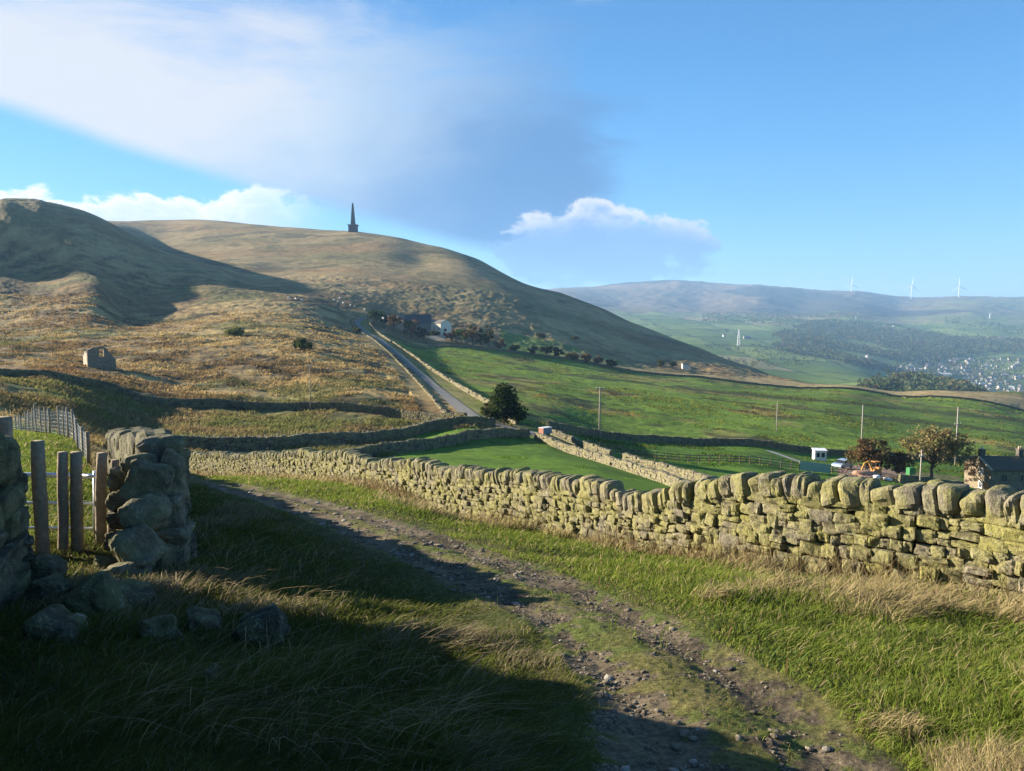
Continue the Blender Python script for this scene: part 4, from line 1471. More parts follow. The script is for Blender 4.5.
window(cot, gx, -1.1, he - .6, .7, .8, 'l', (.75, .72, .65))
window(cot, gx, -1.0, he - 2.8, .7, .9, 'l', (.75, .72, .65))
MB().box((gx - .05, -2.55, he - 3.2), (.1, 1.05, 2.1), 0, (.55, .22, .06)).build('door', M_ANY, cot)
for q in (2.0, 5.0, 8.2, 11.5):
    window(cot, gx + q, -hd / 2, he - 1.2, .9, 1.0, 'f', (.2, .2, .18))
    window(cot, gx + q, -hd / 2, he - 3.6, .9, 1.2, 'f', (.2, .2, .18))
# raised gable coping
MB().bar((gx - .02, -hd / 2 - .2, he + .02), (gx - .02, 0, hr + .18), .35, .16, (.42, .36, .25)).build('verge_coping', M_STONEB, cot)
r_ = np.random.default_rng(91)
cen = np.stack([np.full(26, gx - .15), r_.uniform(.2, 3.3, 26), r_.uniform(he - 3.4, hr - .4, 26)], 1)
cen = cen[(cen[:, 2] < hr - .25 - abs(cen[:, 1]) * (hr - he) / 3.5) & (cen[:, 2] > he - 3.0 + (3.3 - cen[:, 1]) * .4 - .8)]
v, q, c_ = leafcloud(cen, np.full(len(cen), .5), 900, .12, np.array([(.07, .045, .03), (.10, .06, .035), (.05, .045, .025)]), r_)
v[:, 0] = np.clip(v[:, 0], gx - .4, gx - .03)
mesh_obj('ivy', v, [q], M_LEAF, cot, (0, 0, 0), c_, False)

# clutter by the cottage
x_, y_, z_ = on(915, 113)
gb = empty('green_tank', (x_, y_, z_), 'bright green plastic tank standing on legs near the pale pole', 'tank')
M_GRN = m_simple('green_plastic', (.035, .17, .055), .5, .3, .1, 2)
MB().box((0, 0, 1.75), (.95, .9, 1.25), .1).box((0, 0, 2.42), (.7, .65, .12), .1).build('tank_body', M_GRN, gb)
for a_ in (-.38, .38):
    for b_ in (-.35, .35):
        MB().box((a_, b_, .5), (.12, .12, 1.3), 0, (.2, .18, .15)).build('leg', M_WOOD, gb)
gw = [P(899, 486, 111)[:2], P(930, 490, 112)[:2], P(963, 494, 114)[:2]]
dry_wall('dry_stone_wall', gw, 1.5, 'dark garden wall in front of the cottage gable and tree', 'dry stone walls', .45, .25, (.3, .6), (.3, .5, .3), 2, M_WALL_F, 61, 1, dark=.8)

# ruined barn on the moor
bx0, by0 = P(88, 370, 150)[0], 150.0
bz0 = min(g1(bx0, 150), g1(bx0 + 5.5, 150)) - .2
barn = empty('ruined_barn', (bx0, by0, bz0), 'roofless ruined stone barn with broken gable alone on the moor', 'ruin', None, R(37))
k = 150 / F


def bp(px, py):
    p = P(px, py, 150)
    return ((px - 87.5) * .176, 0, p[2] - bz0)


D = (0, .6, 0)
fw = MB()
fw.prism([bp(87.5, 376), bp(87.5, 350.5), bp(93.5, 347.6), bp(99.3, 347), bp(99.3, 376)], D, STC)
fw.prism([bp(99.3, 376), bp(99.3, 357), bp(104.2, 357), bp(104.2, 376)], D, STC)
fw.prism([bp(104.2, 376), bp(104.2, 347), bp(107, 348.4), bp(110, 353), bp(114.7, 359), bp(116.2, 360), bp(116.2, 377)], D, STC)
fw.prism([bp(98.8, 349.2), bp(98.8, 346.6), bp(104.6, 346.4), bp(104.6, 349)], (0, .58, 0), STC)
fw.build('front_wall', M_STONEB, barn)
sw = MB()
sw.prism([(-.02, .6, -1), (-.02, 5.5, -1), (-.02, 5.5, 3.6), (-.02, 4.2, 3.1), (-.02, 3.4, 3.9), (-.02, 2.2, 4.2), (-.02, 1.4, 3.6), (-.02, .6, 4.1)], (.6, 0, 0), (.42, .36, .27))  # sunward wall coloured paler than the rest, as if sunlit
sw.build('side_wall', M_STONEB, barn)
sw = MB()
ex = bp(116.2, 360)[0]
sw.prism([(ex - .6, .6, -1), (ex - .6, 5.5, -1), (ex - .6, 5.5, 1.6), (ex - .6, 3, 2.2), (ex - .6, .6, 2.2)], (.6, 0, 0), STC)
sw.build('side_wall', M_STONEB, barn)
MB().prism([(.6, 5.5, -1), (ex - .6, 5.5, -1), (ex - .6, 5.5, 1.4), (3, 5.5, 1.9), (.6, 5.5, 2.4)], (0, -.6, 0), STC).build('back_wall', M_STONEB, barn)

# hill farm
kf = 415 / F


def farm_bld(name, px0, px1, py_eave, py_ridge, Y, depth, wallc, roofc, label, rz=0.0, wins=2, roof=True):
    xm = P((px0 + px1) / 2, 330, Y)[0]
    z_ = g1(xm, Y)
    w_ = (px1 - px0) * Y / F
    ev = max(2.2, P(px0, py_eave, Y)[2] - z_)
    rg = P(px0, py_ridge, Y)[2] - z_
    rg = max(rg, ev + .8)
    b_ = empty(name, (xm, Y + depth / 2, z_), label, 'farm building', 'buildings of the hill farm', rz)
    gable_shell(w_, depth, ev, rg, wallc).build('wall', M_STONEB, b_)
    roof_mb(w_, depth, ev, rg, .3, .18, roofc).build('roof', M_SLATE, b_)
    for i in range(wins):
        q = -w_ / 2 + w_ * (i + .5) / wins
        window(b_, q, -depth / 2, ev * .55, 1.0, 1.1, 'f', (.5, .48, .42))
    return b_


farm_bld('outbuilding', 382, 392, 320, 316, 420, 6, (.62, .62, .58), (.4, .4, .4), 'small white outbuilding at the left of the hill farm', R(-40), 1)
farm_bld('farm_cottage', 393.5, 404, 321, 315, 416, 9, (.48, .38, .28), (.18, .17, .15), 'pinkish stone gabled building left of the big barn', R(62), 1)
farm_bld('farm_barn', 404, 430, 323, 314.5, 414, 12, (.2, .19, .17), (.06, .06, .06), 'large barn with dark bluish roof in the middle of the hill farm', R(8), 3)
fh = farm_bld('farmhouse', 430, 448.5, 323, 320, 412, 8, (.70, .62, .48), (.16, .15, .13), 'pale stone farmhouse with chimney at the right of the hill farm', R(-42), 3)
MB().box((3.2, 0, 6.0), (1.0, 1.0, 3.4), 0, (.62, .6, .55)).build('chimney', M_ANY, fh)
x_, y_, z_ = on(436, 396)
o = MB().box((0, 0, 1.2), (12, .5, 2.4), R(-24), (.5, .47, .4)).box((2.0, -.9, 2.5), (3, .55, .5), R(-24), (.5, .47, .4)).box((-3.65, 1.63, 2.6), (2, .55, .6), R(-24), (.5, .47, .4)).build('garden_wall', M_STONEB, None, (x_, y_, z_ - .2))
tag(o, 'pale uneven garden wall in front of the farmhouse', 'garden wall')
x_, y_, z_ = on(685, 480)
hut = empty('stone_hut', (x_, y_, z_), 'tiny stone hut with pale end wall at the foot of the hill flank', 'hut')
gable_shell(4.2, 4, 3.2, 4.2, (.62, .58, .5)).build('wall', M_STONEB, hut)
roof_mb(4.2, 4, 3.2, 4.2, .2, .15, (.1, .1, .1)).build('roof', M_SLATE, hut)

# small red fronted box at the lane corner
x_, y_, z_ = on(541.5, 97)
rb = empty('box_trailer', (x_, y_, z_ - .1), 'small box with red end and grey side at the lane corner', 'trailer', None, R(40))
M_RED = m_simple('faded_red_paint', (.33, .13, .08), .6, .3, .15, 2)
M_GREYP = m_simple('blue_grey_sheet', (.15, .18, .20), .6, .3, .15, 2)
MB().box((.9, 0, .95), (1.9, 1.15, 1.0), 0).build('body', M_GREYP, rb)
MB().box((-.075, 0, .95), (.03, 1.17, 1.02), 0).build('end_panel', M_RED, rb)
MB().box((.88, 0, 1.49), (2.0, 1.25, .06), 0, (.6, .6, .58)).build('lid', M_ANY, rb)
for s_ in (-1, 1):
    MB().tube([(.9, s_ * .62, .27), (.9, s_ * .78, .27)], .27, 12, (.03, .03, .03)).build('wheel', M_ANY, rb, (0, 0, 0), True)

rb.scale = (.78, .78, .78)

# shed
x_, y_, z_ = on(822, 139)
sh = empty('shed', (x_, y_, z_), 'small white shed with two dark openings at the head of the path', 'shed', None, R(-8))
m_ = MB()
W_, D_, H_ = 2.1, 1.8, 1.95
m_.box((0, D_ / 2, H_ / 2), (W_, .06, H_), 0, (.78, .76, .72))
for s_ in (-1, 1):
    m_.box((s_ * (W_ / 2 - .03), 0, H_ / 2), (.06, D_ - .07, H_), 0, (.80, .74, .70))
m_.box((0, -D_ / 2, .35), (W_ - .13, .06, .7), 0, (.8, .76, .72))
m_.box((0, -D_ / 2, H_ - .2), (W_ - .13, .06, .4), 0, (.8, .76, .72))
for q in (-.88, 0, .88):
    m_.box((q, -D_ / 2, 1.12), (.26, .06, .85), 0, (.8, .76, .72))
m_.build('wall', M_ANY, sh)
MB().box((0, 0, H_ + .05), (W_ + .3, D_ + .3, .1), 0, (.7, .7, .72), tilt=(R(4), 'X')).build('roof', M_ANY, sh)
for q in (-.44, .44):
    MB().box((q, -D_ / 2 + .06, 1.12), (.6, .02, .84)).build('pane', M_GLASS, sh)


# car
def make_car(loc, rz, label):
    rt = empty('parked_car', loc, label, 'car', None, rz)
    paint = m_simple('silver_blue_paint', (.42, .50, .62), .3, .5, .04, 2, .3)
    prof = [(-2.05, .35), (-2.1, .62), (-2.02, .92), (-1.55, 1.0), (-1.1, 1.05), (1.0, 1.05), (1.9, .98), (2.08, .85), (2.1, .5), (2.0, .3)]
    MB().prism([(x, -.84, z) for x, z in prof], (0, 1.68, 0)).build('body', paint, rt)
    cab = [(-1.2, 1.05), (-.5, 1.46), (.9, 1.5), (1.65, 1.03)]
    MB().prism([(x, -.72, z) for x, z in cab], (0, 1.44, 0)).build('cabin_glass', M_GLASS, rt)
    MB().prism([(-.5, -.70, 1.465), (.9, -.70, 1.505), (.9, -.70, 1.545), (-.5, -.70, 1.505)], (0, 1.40, 0)).build('roof', paint, rt)
    for x in (-1.3, 1.3):
        for s_ in (-1, 1):
            wh_ = MB().tube([(x, s_ * .70, .32), (x, s_ * .87, .32)], .32, 16, (.02, .02, .02)).build('wheel', M_ANY, rt, (0, 0, 0), True)
            MB().tube([(x, s_ * .86, .32), (x, s_ * .885, .32)], .19, 12, (.5, .5, .52)).build('rim', M_ANY, wh_, (0, 0, 0), True)
    for s_ in (-.6, .6):
        MB().box((-2.1, s_, .78), (.06, .36, .16), 0, (.8, .8, .8)).build('headlight', M_ANY, rt)
    MB().box((-2.12, 0, .5), (.05, .52, .12), 0, (.8, .8, .75)).build('number_plate', M_ANY, rt)
    return rt


x_, y_, z_ = on(846, 126)
make_car((x_, y_, z_ + .02), R(38), 'silver blue car parked by the hedge between shed and reddish tree')

# mini digger
x_, y_, z_ = on(878, 117.5)
dg = empty('mini_digger', (x_, y_, z_), 'small orange tracked digger with raised boom beside the spoil heap', 'digger', None, R(8))
OR = (.40, .18, .05)
for s_ in (-.5, .5):
    tk = [(math.cos(t) * .75 + (.25 if math.cos(t) > 0 else -.25), .25 + math.sin(t) * .25) for t in np.linspace(0, 2 * math.pi, 16, endpoint=False)]
    MB().prism([(x, s_ - .14, z) for x, z in tk], (0, .28, 0), (.04, .04, .04)).build('crawler_track', M_ANY, dg)
MB().box((.3, 0, .85), (1.2, 1.05, .6), 0, OR).box((.75, 0, 1.2), (.5, 1.0, .35), 0, OR).build('engine_house', M_ANY, dg)
cb = MB()
for x in (-.15, .6):
    for s_ in (-.45, .45):
        cb.box((x, s_, 1.7), (.07, .07, 1.1), 0, (.05, .05, .05))
cb.box((.22, 0, 2.28), (1.0, 1.05, .1), 0, OR)
cb.build('canopy', M_ANY, dg)
MB().bar((-.3, 0, 1.0), (-1.0, 0, 2.3), .2, .24, (.46, .24, .05)).bar((-1.0, 0, 2.32), (-1.75, 0, 2.0), .2, .22, (.46, .24, .05)).build('boom', M_ANY, dg)
MB().bar((-1.7, 0, 2.05), (-2.15, 0, .95), .16, .18, (.46, .24, .05)).build('dipper', M_ANY, dg)
MB().prism([(-2.3, -.3, .95), (-2.0, -.3, .95), (-1.85, -.3, .6), (-2.1, -.3, .45), (-2.4, -.3, .6)], (0, .6, 0), (.12, .11, .1)).build('bucket', M_ANY, dg)


def lump(name, loc, half, colr, label, cat, seed, mat, group=None, tpl=6, lum=.16, power=2.4):
    v_, q_, V_ = stones(np.zeros((1, 3)), np.array([half]), np.eye(3)[None], tpl, np.array([power]), lum, .02, seed)
    o = mesh_obj(name, v_, [q_], mat, None, loc, np.ones((V_, 3)) * np.array(colr), True)
    return tag(o, label, cat, group)


x_, y_, z_ = on(872, 114.5)
lump('spoil_heap', (x_, y_, z_), (2.0, 1.3, .75), (.36, .22, .15), 'heap of pinkish spoil and stone in front of the digger', 'spoil heap', 301, M_STONEB, None, 6, .2)
x_, y_, z_ = on(881, 112.5)
lump('builders_bag', (x_, y_, z_ + .25), (.42, .42, .36), (.75, .75, .73), 'white builders bag at the right foot of the spoil heap', 'bag', 302, M_ANY, None, 4, .1, 5)
x_, y_, z_ = on(892, 112.5)
lump('builders_bag', (x_, y_, z_ + .15), (.5, .42, .26), (.72, .72, .72), 'slumped white builders bag lying alone toward the green tank', 'bag', 303, M_ANY, None, 4, .14, 4)

# ------------------------------------------------------------------ monument on the hill top
mx_, my_ = P(353.2, 231, 1000)[0], 1000.0
mz_ = g1(mx_, my_)
zt = P(353, 202.5, 1000)[2]
mon = empty('hilltop_monument', (mx_, my_, mz_), 'dark stone obelisk monument on a square base at the hill crest', 'monument')
Ht = zt - mz_
bh = Ht * .22
MD = (.105, .10, .095)
b_ = MB()
bw = 11.2
b_.box((0, 0, bh / 2 - 1.5), (bw * .80, bw * .80, bh + 3), 0, MD)
b_.build('base', M_STONEB, mon)
for q in (-.36, -.12, .12, .36):
    for ax in (0, 1):
        for s_ in (-1, 1):
            c0 = (q * bw, s_ * bw * .44, bh * .42) if ax == 0 else (s_ * bw * .44, q * bw, bh * .42)
            MB().box(c0, (bw * .085, bw * .085, bh * 1.0), 0, MD, .8).build('buttress', M_STONEB, mon)
MB().box((0, 0, bh * .97), (bw * 1.06, bw * 1.06, bh * .10), 0, MD).box((0, 0, bh * 1.07), (bw * 1.12, bw * 1.12, bh * .07), 0, (.2, .19, .18)).build('balcony', M_STONEB, mon)
MB().box((0, 0, bh * 1.1 + (Ht * .93 - bh * 1.1) / 2), (bw * .50, bw * .50, Ht * .93 - bh * 1.1), 0, MD, .34).box((0, 0, Ht * .965), (bw * .17, bw * .17, Ht * .07), 0, MD, .1).build('obelisk', M_STONEB, mon)


# ------------------------------------------------------------------ sheep
def sheep(loc, rz, label, seed):
    rt = empty('sheep', loc, label, 'sheep', 'sheep grazing on the hill', rz)
    m_ = MB()
    xs_ = np.linspace(-.6, .5, 7)
    m_.tube([(x, 0, .62 + .03 * math.sin(x * 5)) for x in xs_], [.12, .27, .31, .31, .30, .26, .15], 10, (.72, .69, .62), .1)
    m_.tube([(.45, 0, .72), (.66, 0, .78), (.84, 0, .66)], [.13, .12, .06], 7, (.6, .56, .5))
    for x in (-.4, .35):
        for s_ in (-.14, .14):
            m_.tube([(x, s_, .5), (x + .02, s_, .25), (x, s_, -.02)], [.07, .045, .04], 5, (.4, .37, .33))
    m_.build('body', M_ANY, rt, (0, 0, 0), True)
    return rt


for i, (px_, Y_s) in enumerate(((336, 455), (340, 452), (345, 450), (352, 447), (356, 446), (366, 440), (342, 470), (291, 400), (298, 402), (304, 401))):
    x_, y_, z_ = on(px_, Y_s)
    s_ = sheep((x_, y_, z_), rng.uniform(0, 6), 'white sheep grazing in the line above the lane bend' if i < 7 else 'white sheep in the loose trio on the moor left of the lane bend', i)
    s_.scale = (1.35,) * 3


# ------------------------------------------------------------------ wind turbines and pylons
def turbine(px, hub, Y, rot_, label, blade_px):
    x_, y_, z_ = on(px, Y)
    k_ = Y / F
    zh = P(px, hub, Y)[2] - z_
    rt = empty('wind_turbine', (x_, y_, z_), label, 'wind turbine', 'turbines on the far moor')
    MB().tube([(0, 0, -10), (0, 0, zh)], [4.2, 2.6], 10, (.8, .8, .8)).build('tower', M_WHITE, rt, (0, 0, 0), True)
    MB().box((0, 0, zh), (5, 12, 5)).build('nacelle', M_WHITE, rt)
    L_ = blade_px * k_
    for j in range(3):
        a = rot_ + j * 2 * math.pi / 3
        e = np.array((math.sin(a) * L_, -7.5, zh + math.cos(a) * L_))
        m0 = np.array((math.sin(a) * L_ * .25, -7.5, zh + math.cos(a) * L_ * .25))
        MB().tube([(0, -7.5, zh), m0, e], [2.4, 3.2, .9], 6).build('blade', M_WHITE, rt, (0, 0, 0), True)
    MB().tube([(0, -9, zh), (0, -6, zh)], [2.0, 3.0], 10).build('hub', M_WHITE, rt, (0, 0, 0), True)
    return rt


turbine(847.5, 284, 7000 - 500, .05, 'leftmost white wind turbine, faint and small on the far moor', 8)
turbine(907, 285.5, 6480, .15, 'middle white wind turbine on the far skyline', 8.5)
turbine(954, 286.5, 6480, -.1, 'rightmost white wind turbine on the far skyline', 9.5)


def pylon(px, top, Y, label, wide=1.0):
    x_, y_, z_ = on(px, Y)
    h_ = P(px, top, Y)[2] - z_
    rt = empty('lattice_mast', (x_, y_, z_), label, 'mast', 'masts in the far valley')
    m_ = MB()
    b0, b1 = h_ * .085 * wide, h_ * .02
    th_ = .55 * Y / 2300
    n_ = 7
    lev = [(-2 + (h_ + 2) * i / n_, b0 + (b1 - b0) * i / n_) for i in range(n_ + 1)]
    cr_ = [(-1, -1), (1, -1), (1, 1), (-1, 1)]
    for (za, wa), (zb2, wb) in zip(lev[:-1], lev[1:]):
        for i in range(4):
            a, b = cr_[i], cr_[(i + 1) % 4]
            m_.bar((a[0] * wa, a[1] * wa, za), (a[0] * wb, a[1] * wb, zb2), th_, th_, (.7, .7, .7))
            m_.bar((a[0] * wa, a[1] * wa, za), (b[0] * wb, b[1] * wb, zb2), th_ * .7, th_ * .7, (.7, .7, .7))
            m_.bar((b[0] * wa, b[1] * wa, za), (a[0] * wb, a[1] * wb, zb2), th_ * .7, th_ * .7, (.7, .7, .7))
    m_.build('lattice', M_ANY, rt)
    for f_ in (.62, .78, .93):
        MB().bar((-h_ * .10, 0, h_ * f_), (h_ * .10, 0, h_ * f_), th_ * 1.5, th_ * 1.5, (.7, .7, .7)).build('arm', M_ANY, rt)
    return rt


pylon(737.5, 329, 2330, 'tall white lattice mast rising from the green valley field')
pylon(853, 316.5, 3900, 'small pale lattice mast above the valley woods')
pylon(986, 313, 4300, 'faint lattice mast on the far slope at the right')

# ------------------------------------------------------------------ valley town and woods
RF = np.random.default_rng(123)


def house_mesh(w_, d_, he_, hr_, wallc, roofc, two=0):
    v, q, t3, c_, = [], [], [], []
    m_ = MB()
    a = [(-w_ / 2, -d_ / 2, -6), (-w_ / 2, d_ / 2, -6), (-w_ / 2, d_ / 2, he_), (-w_ / 2, 0, hr_ - .2), (-w_ / 2, -d_ / 2, he_)]
    m_.prism(a, (w_, 0, 0), wallc)
    for s_ in (-1, 1):
        m_.prism([(-w_ / 2 - .3, s_ * (d_ / 2 + .4), he_ + .05), (-w_ / 2 - .3, 0, hr_), (-w_ / 2 - .3, 0, hr_ + .35), (-w_ / 2 - .3, s_ * (d_ / 2 + .4), he_ + .4)], (w_ + .6, 0, 0), roofc)
    m_.box((-w_ / 2 + 1, 0, hr_ + .6), (1, 1, 1.6), 0, wallc)
    nwin = max(2, int(w_ / 3.2))
    for i in range(nwin):
        for zz in (1.6, 4.4):
            m_.box((-w_ / 2 + w_ * (i + .5) / nwin, -d_ / 2 - .03, zz), (1.1, .06, 1.3), 0, (.05, .05, .06))
    return m_


protos = []
for w_, d_, he_, hr_, wc, rc in ((11, 8, 6, 9, (.33, .29, .24), (.2, .19, .19)), (18, 9, 6.5, 10, (.36, .30, .24), (.24, .22, .22)), (9, 8, 6, 9, (.45, .43, .39), (.26, .2, .18)), (24, 9, 7, 10.5, (.32, .27, .22), (.25, .25, .23)), (14, 10, 8, 11.5, (.40, .36, .31), (.28, .34, .36))):
    o = house_mesh(w_, d_, he_, hr_, wc, rc).build('town_house', M_ANY, None, (0, 0, -500))
    protos.append((o, {'label': ['small pale stone house', 'brownish stone terrace house', 'small white house', 'long brown stone terrace', 'tall pale house'][len(protos)] + ' packed among the valley town roofs'}))
placed = 0
first = [True] * 5
occ = []
tries = 0
while placed < 210 and tries < 9000:
    tries += 1
    px_, Y_h = RF.uniform(893, 1040), RF.uniform(1750, 2650)
    x_, y_, z_ = on(px_, Y_h, 375)
    qx, qy = proj(x_, y_, z_)
    lim = np.interp(qx, [893, 925, 960, 1000, 1040], [368, 362, 358, 355, 352])
    lim2 = np.interp(qx, [893, 925, 960, 1000, 1040], [372, 382, 392, 397, 397])
    if not (lim < qy < lim2):
        continue
    if RF.random() > sst(np.array(fbm(np.array([x_]), np.array([y_ * .6]), 190, 3, 91)[0] + .16), 0, .2):
        continue
    if any((x_ - a) ** 2 + (y_ - b) ** 2 < 12 ** 2 for a, b in occ):
        continue
    occ.append((x_, y_))
    k = int(RF.choice(5, p=[.3, .2, .2, .15, .15]))
    o, pr = protos[k]
    if first[k]:
        first[k] = False
        c_ = o
    else:
        c_ = o.copy()
        COL.objects.link(c_)
    c_.location = (x_, y_, z_)
    c_.rotation_euler = (0, 0, RF.normal(R(20), .5))
    s_ = RF.uniform(.62, .95)
    c_.scale = (s_, s_, s_)
    tag(c_, pr['label'], 'house', 'houses of the valley town')
    placed += 1
x_, y_, z_ = on(939, 2180, 375)
ml = empty('mill_building', (x_, y_, z_), 'long pale cream mill building at the near edge of the valley town', 'mill')
house_mesh(62, 26, 9, 13, (.75, .68, .52), (.55, .52, .45)).build('wall', M_ANY, ml)
SF = [(747, 2600, 'pale low farm shed in the far valley beyond the mast'), (724, 2640, 'white farmhouse at the left of the far valley field'), (802, 2500, 'whitewashed farmhouse at the edge of the valley wood'), (826, 2750, 'pale cottage above the valley wood'),
      (912, 3100, 'white house high in the valley woods'), (893, 3700, 'pale farm on the slope above the woods'), (868, 2350, 'small grey barn at the lower wood edge')]
for i, (px_, Y_h, lab) in enumerate(SF):
    x_, y_, z_ = on(px_, Y_h, 340)
    o, pr = protos[2 if i != 0 else 3]
    c_ = o.copy()
    COL.objects.link(c_)
    c_.location = (x_, y_, z_)
    c_.rotation_euler = (0, 0, .3 * i)
    c_.scale = (1.0, 1.0, .95)
    c_.name = 'valley_farmhouse'
    tag(c_, lab, 'house')
    c_['group'] = 'scattered farmhouses of the valley'


def inpoly(px, py, poly):
    ins = False
    j = len(poly) - 1
    for i in range(len(poly)):
        xi, yi = poly[i]
        xj, yj = poly[j]
        if (yi > py) != (yj > py) and px < (xj - xi) * (py - yi) / (yj - yi) + xi:
            ins = not ins
        j = i
    return ins


WOODS = [  # (polygon in the ground's picture position, depth range, tree height, count)
    ([(848, 402), (868, 388), (905, 380), (940, 382), (1000, 392), (1000, 404)], (880, 1250), (11, 19), 800, -.2),
    ([(772, 346), (790, 340), (830, 352), (880, 366), (900, 372), (960, 378), (940, 384), (890, 374), (830, 360), (778, 352)], (1700, 2600), (11, 18), 1300, -.3),
    ([(770, 338), (850, 352), (900, 362), (930, 364), (965, 356), (1030, 352), (1030, 340), (960, 338), (905, 328), (860, 320), (815, 322), (780, 332)], (2300, 3800), (11, 19), 4600, -.16),
    ([(700, 322), (780, 326), (860, 320), (900, 316), (860, 312), (700, 314)], (3300, 4600), (10, 16), 900, .02),
    ([(890, 366), (925, 362), (1035, 352), (1035, 397), (960, 392), (925, 382)], (1750, 2650), (7, 12), 1200, -.2),
    ([(700, 345), (760, 346), (880, 366), (860, 378), (790, 384), (740, 372)], (1500, 2400), (7, 11), 260, .1),
    ([(940, 338), (1030, 338), (1030, 316), (940, 316)], (3400, 4300), (9, 15), 150, .14)]
V_all, Q_all, C_all, kk_ = [], [], [], 0
for poly, (ya, yb), (ha, hb), cnt, thr in WOODS:
    got = tries = 0
    pa = np.array(poly)
    while got < cnt and tries < cnt * 60:
        tries += 1
        px_ = RF.uniform(pa[:, 0].min(), pa[:, 0].max())
        Yt = math.exp(RF.uniform(math.log(ya), math.log(yb)))
        x_, y_, z_ = on(px_, Yt, 360)
        qx, qy = proj(x_, y_, z_)
        if not inpoly(qx, qy, poly):
            continue
        if fbm(np.array([x_]), np.array([y_]), 260, 3, 95)[0] < thr - .12:
            continue
        if any((x_ - a) ** 2 + (y_ - b) ** 2 < 12 ** 2 for a, b in occ):
            continue
        got += 1
        h_ = RF.uniform(ha, hb)
        w_ = h_ * RF.uniform(.6, .95)
        n_ = 34 if Yt < 1300 else 16
        tone = RF.random()
        cbase = np.array([(.08, .108, .042), (.11, .13, .05), (.16, .125, .052), (.055, .082, .036)])[int(RF.choice(4, p=[.4, .25, .15, .2]))]
        ncl = 5
        cn = RF.normal(0, 1, (ncl, 3)) * np.array((w_ * .2, w_ * .2, h_ * .16)) + np.array((x_, y_, z_ + h_ * .55))
        v, q, c_ = leafcloud(cn, np.full(ncl, w_ * .3), n_, w_ * .22, np.array([cbase]), RF)
        V_all.append(v)
        Q_all.append(q + kk_)
        C_all.append(c_)
        kk_ += len(v)
wd = mesh_obj('woodland', np.concatenate(V_all), [np.concatenate(Q_all)], M_LEAF, None, (0, 0, 0), np.concatenate(C_all), False)
tag(wd, 'autumn woodland filling the far valley round the town', 'woodland', kind='stuff')


# ------------------------------------------------------------------ grass
def blades(name, x, y, h, wd_, lean, cols, seed, mat=M_GRASS, label=None, cat='grass', curl=.6, seedhead=None):
    r_ = np.random.default_rng(seed)
    N = len(x)
    z = G(x, y) - .02
    th = r_.uniform(0, 2 * math.pi, N)
    side = np.stack([np.cos(th), np.sin(th), np.zeros(N)], 1)
    cw = fbm(x, y, .55, 2, 300 + seed) * 9.0
    ld = np.stack([lean[0] + .35 * np.cos(cw) + r_.normal(0, .4, N), lean[1] + .35 * np.sin(cw) + r_.normal(0, .4, N), np.zeros(N)], 1)
    b0 = np.stack([x, y, z], 1)
    up = np.array((0, 0, 1.0))
    w_ = wd_[:, None]
    rows = []
    for t_, wk in ((0, .5), (.35, .47), (.65, .40), (.86, .28)):
        # the blade bends over along a parabola
        p_ = b0 + up * (h * t_ * (1 - .34 * curl * t_ * t_))[:, None] + ld * (h * (t_ * .25 + t_ * t_ * (.35 + .5 * curl)))[:, None]
        ex = 1.0 if seedhead is None or t_ < .6 else (1 + seedhead[:, None])
        rows += [p_ - side * w_ * wk * ex, p_ + side * w_ * wk * ex]
    tip = b0 + up * (h * (1 - .34 * curl))[:, None] + ld * (h * (.6 + .5 * curl))[:, None]
    v = np.stack(rows + [tip], 1)
    base_ = np.arange(N)[:, None] * 9
    q = np.concatenate([base_ + np.array((0, 1, 3, 2)), base_ + np.array((2, 3, 5, 4)), base_ + np.array((4, 5, 7, 6))])
    t3 = base_ + np.array((6, 7, 8))
    c_ = np.repeat(cols, 9, 0)
    o = mesh_obj(name, v.reshape(-1, 3), [q, t3], mat, None, (0, 0, 0), np.clip(c_, 0, 1), True)
    return tag(o, label, cat, kind='stuff')


RG = np.random.default_rng(55)
NB = 640000
u_ = RG.uniform(-.86, 1.02, NB)
ly = RG.uniform(math.log(2.4), math.log(55), NB)
yb = np.exp(ly)
xb = u_ * yb
trk = GS(TRACK, xb, yb)
stn = GS(STONY, xb, yb)
bpx, bqy = proj(xb, yb, G(xb, yb))
bey = GS(beyond.astype(float), xb, yb) > .5
wy = np.interp(bpx, wall_px[:, 0], wall_px[:, 1])
right = bpx > (GS(TL, xb, yb) + GS(TR, xb, yb)) / 2
n1 = fbm(xb, yb, 1.1, 3, 201)
n2 = fbm(xb, yb, 3.5, 3, 202)
n3 = fbm(xb, yb, .45, 2, 203)
fld = GS(field_l.astype(float), xb, yb) > .5
keep = ~bey & ~(right & (yb > wy - .15)) & (trk < .62 + RG.normal(0, .16, NB)) & (yb < 46)
d_lw = pl_dist(xb, yb, lp)
d_nw = pl_dist(xb, yb, nw)
keep &= (d_lw > .3) & (d_nw > .28)
keep &= RG.random(NB) < np.where(fld, .8, 1)
xb, yb, right, n1, n2, n3, fld, wy, d_lw, d_nw, bpx = (q[keep] for q in (xb, yb, right, n1, n2, n3, fld, wy, d_lw, d_nw, bpx))
N = len(xb)
wd_ = np.maximum(.0034, yb * .00105) * RG.uniform(.7, 1.5, N)
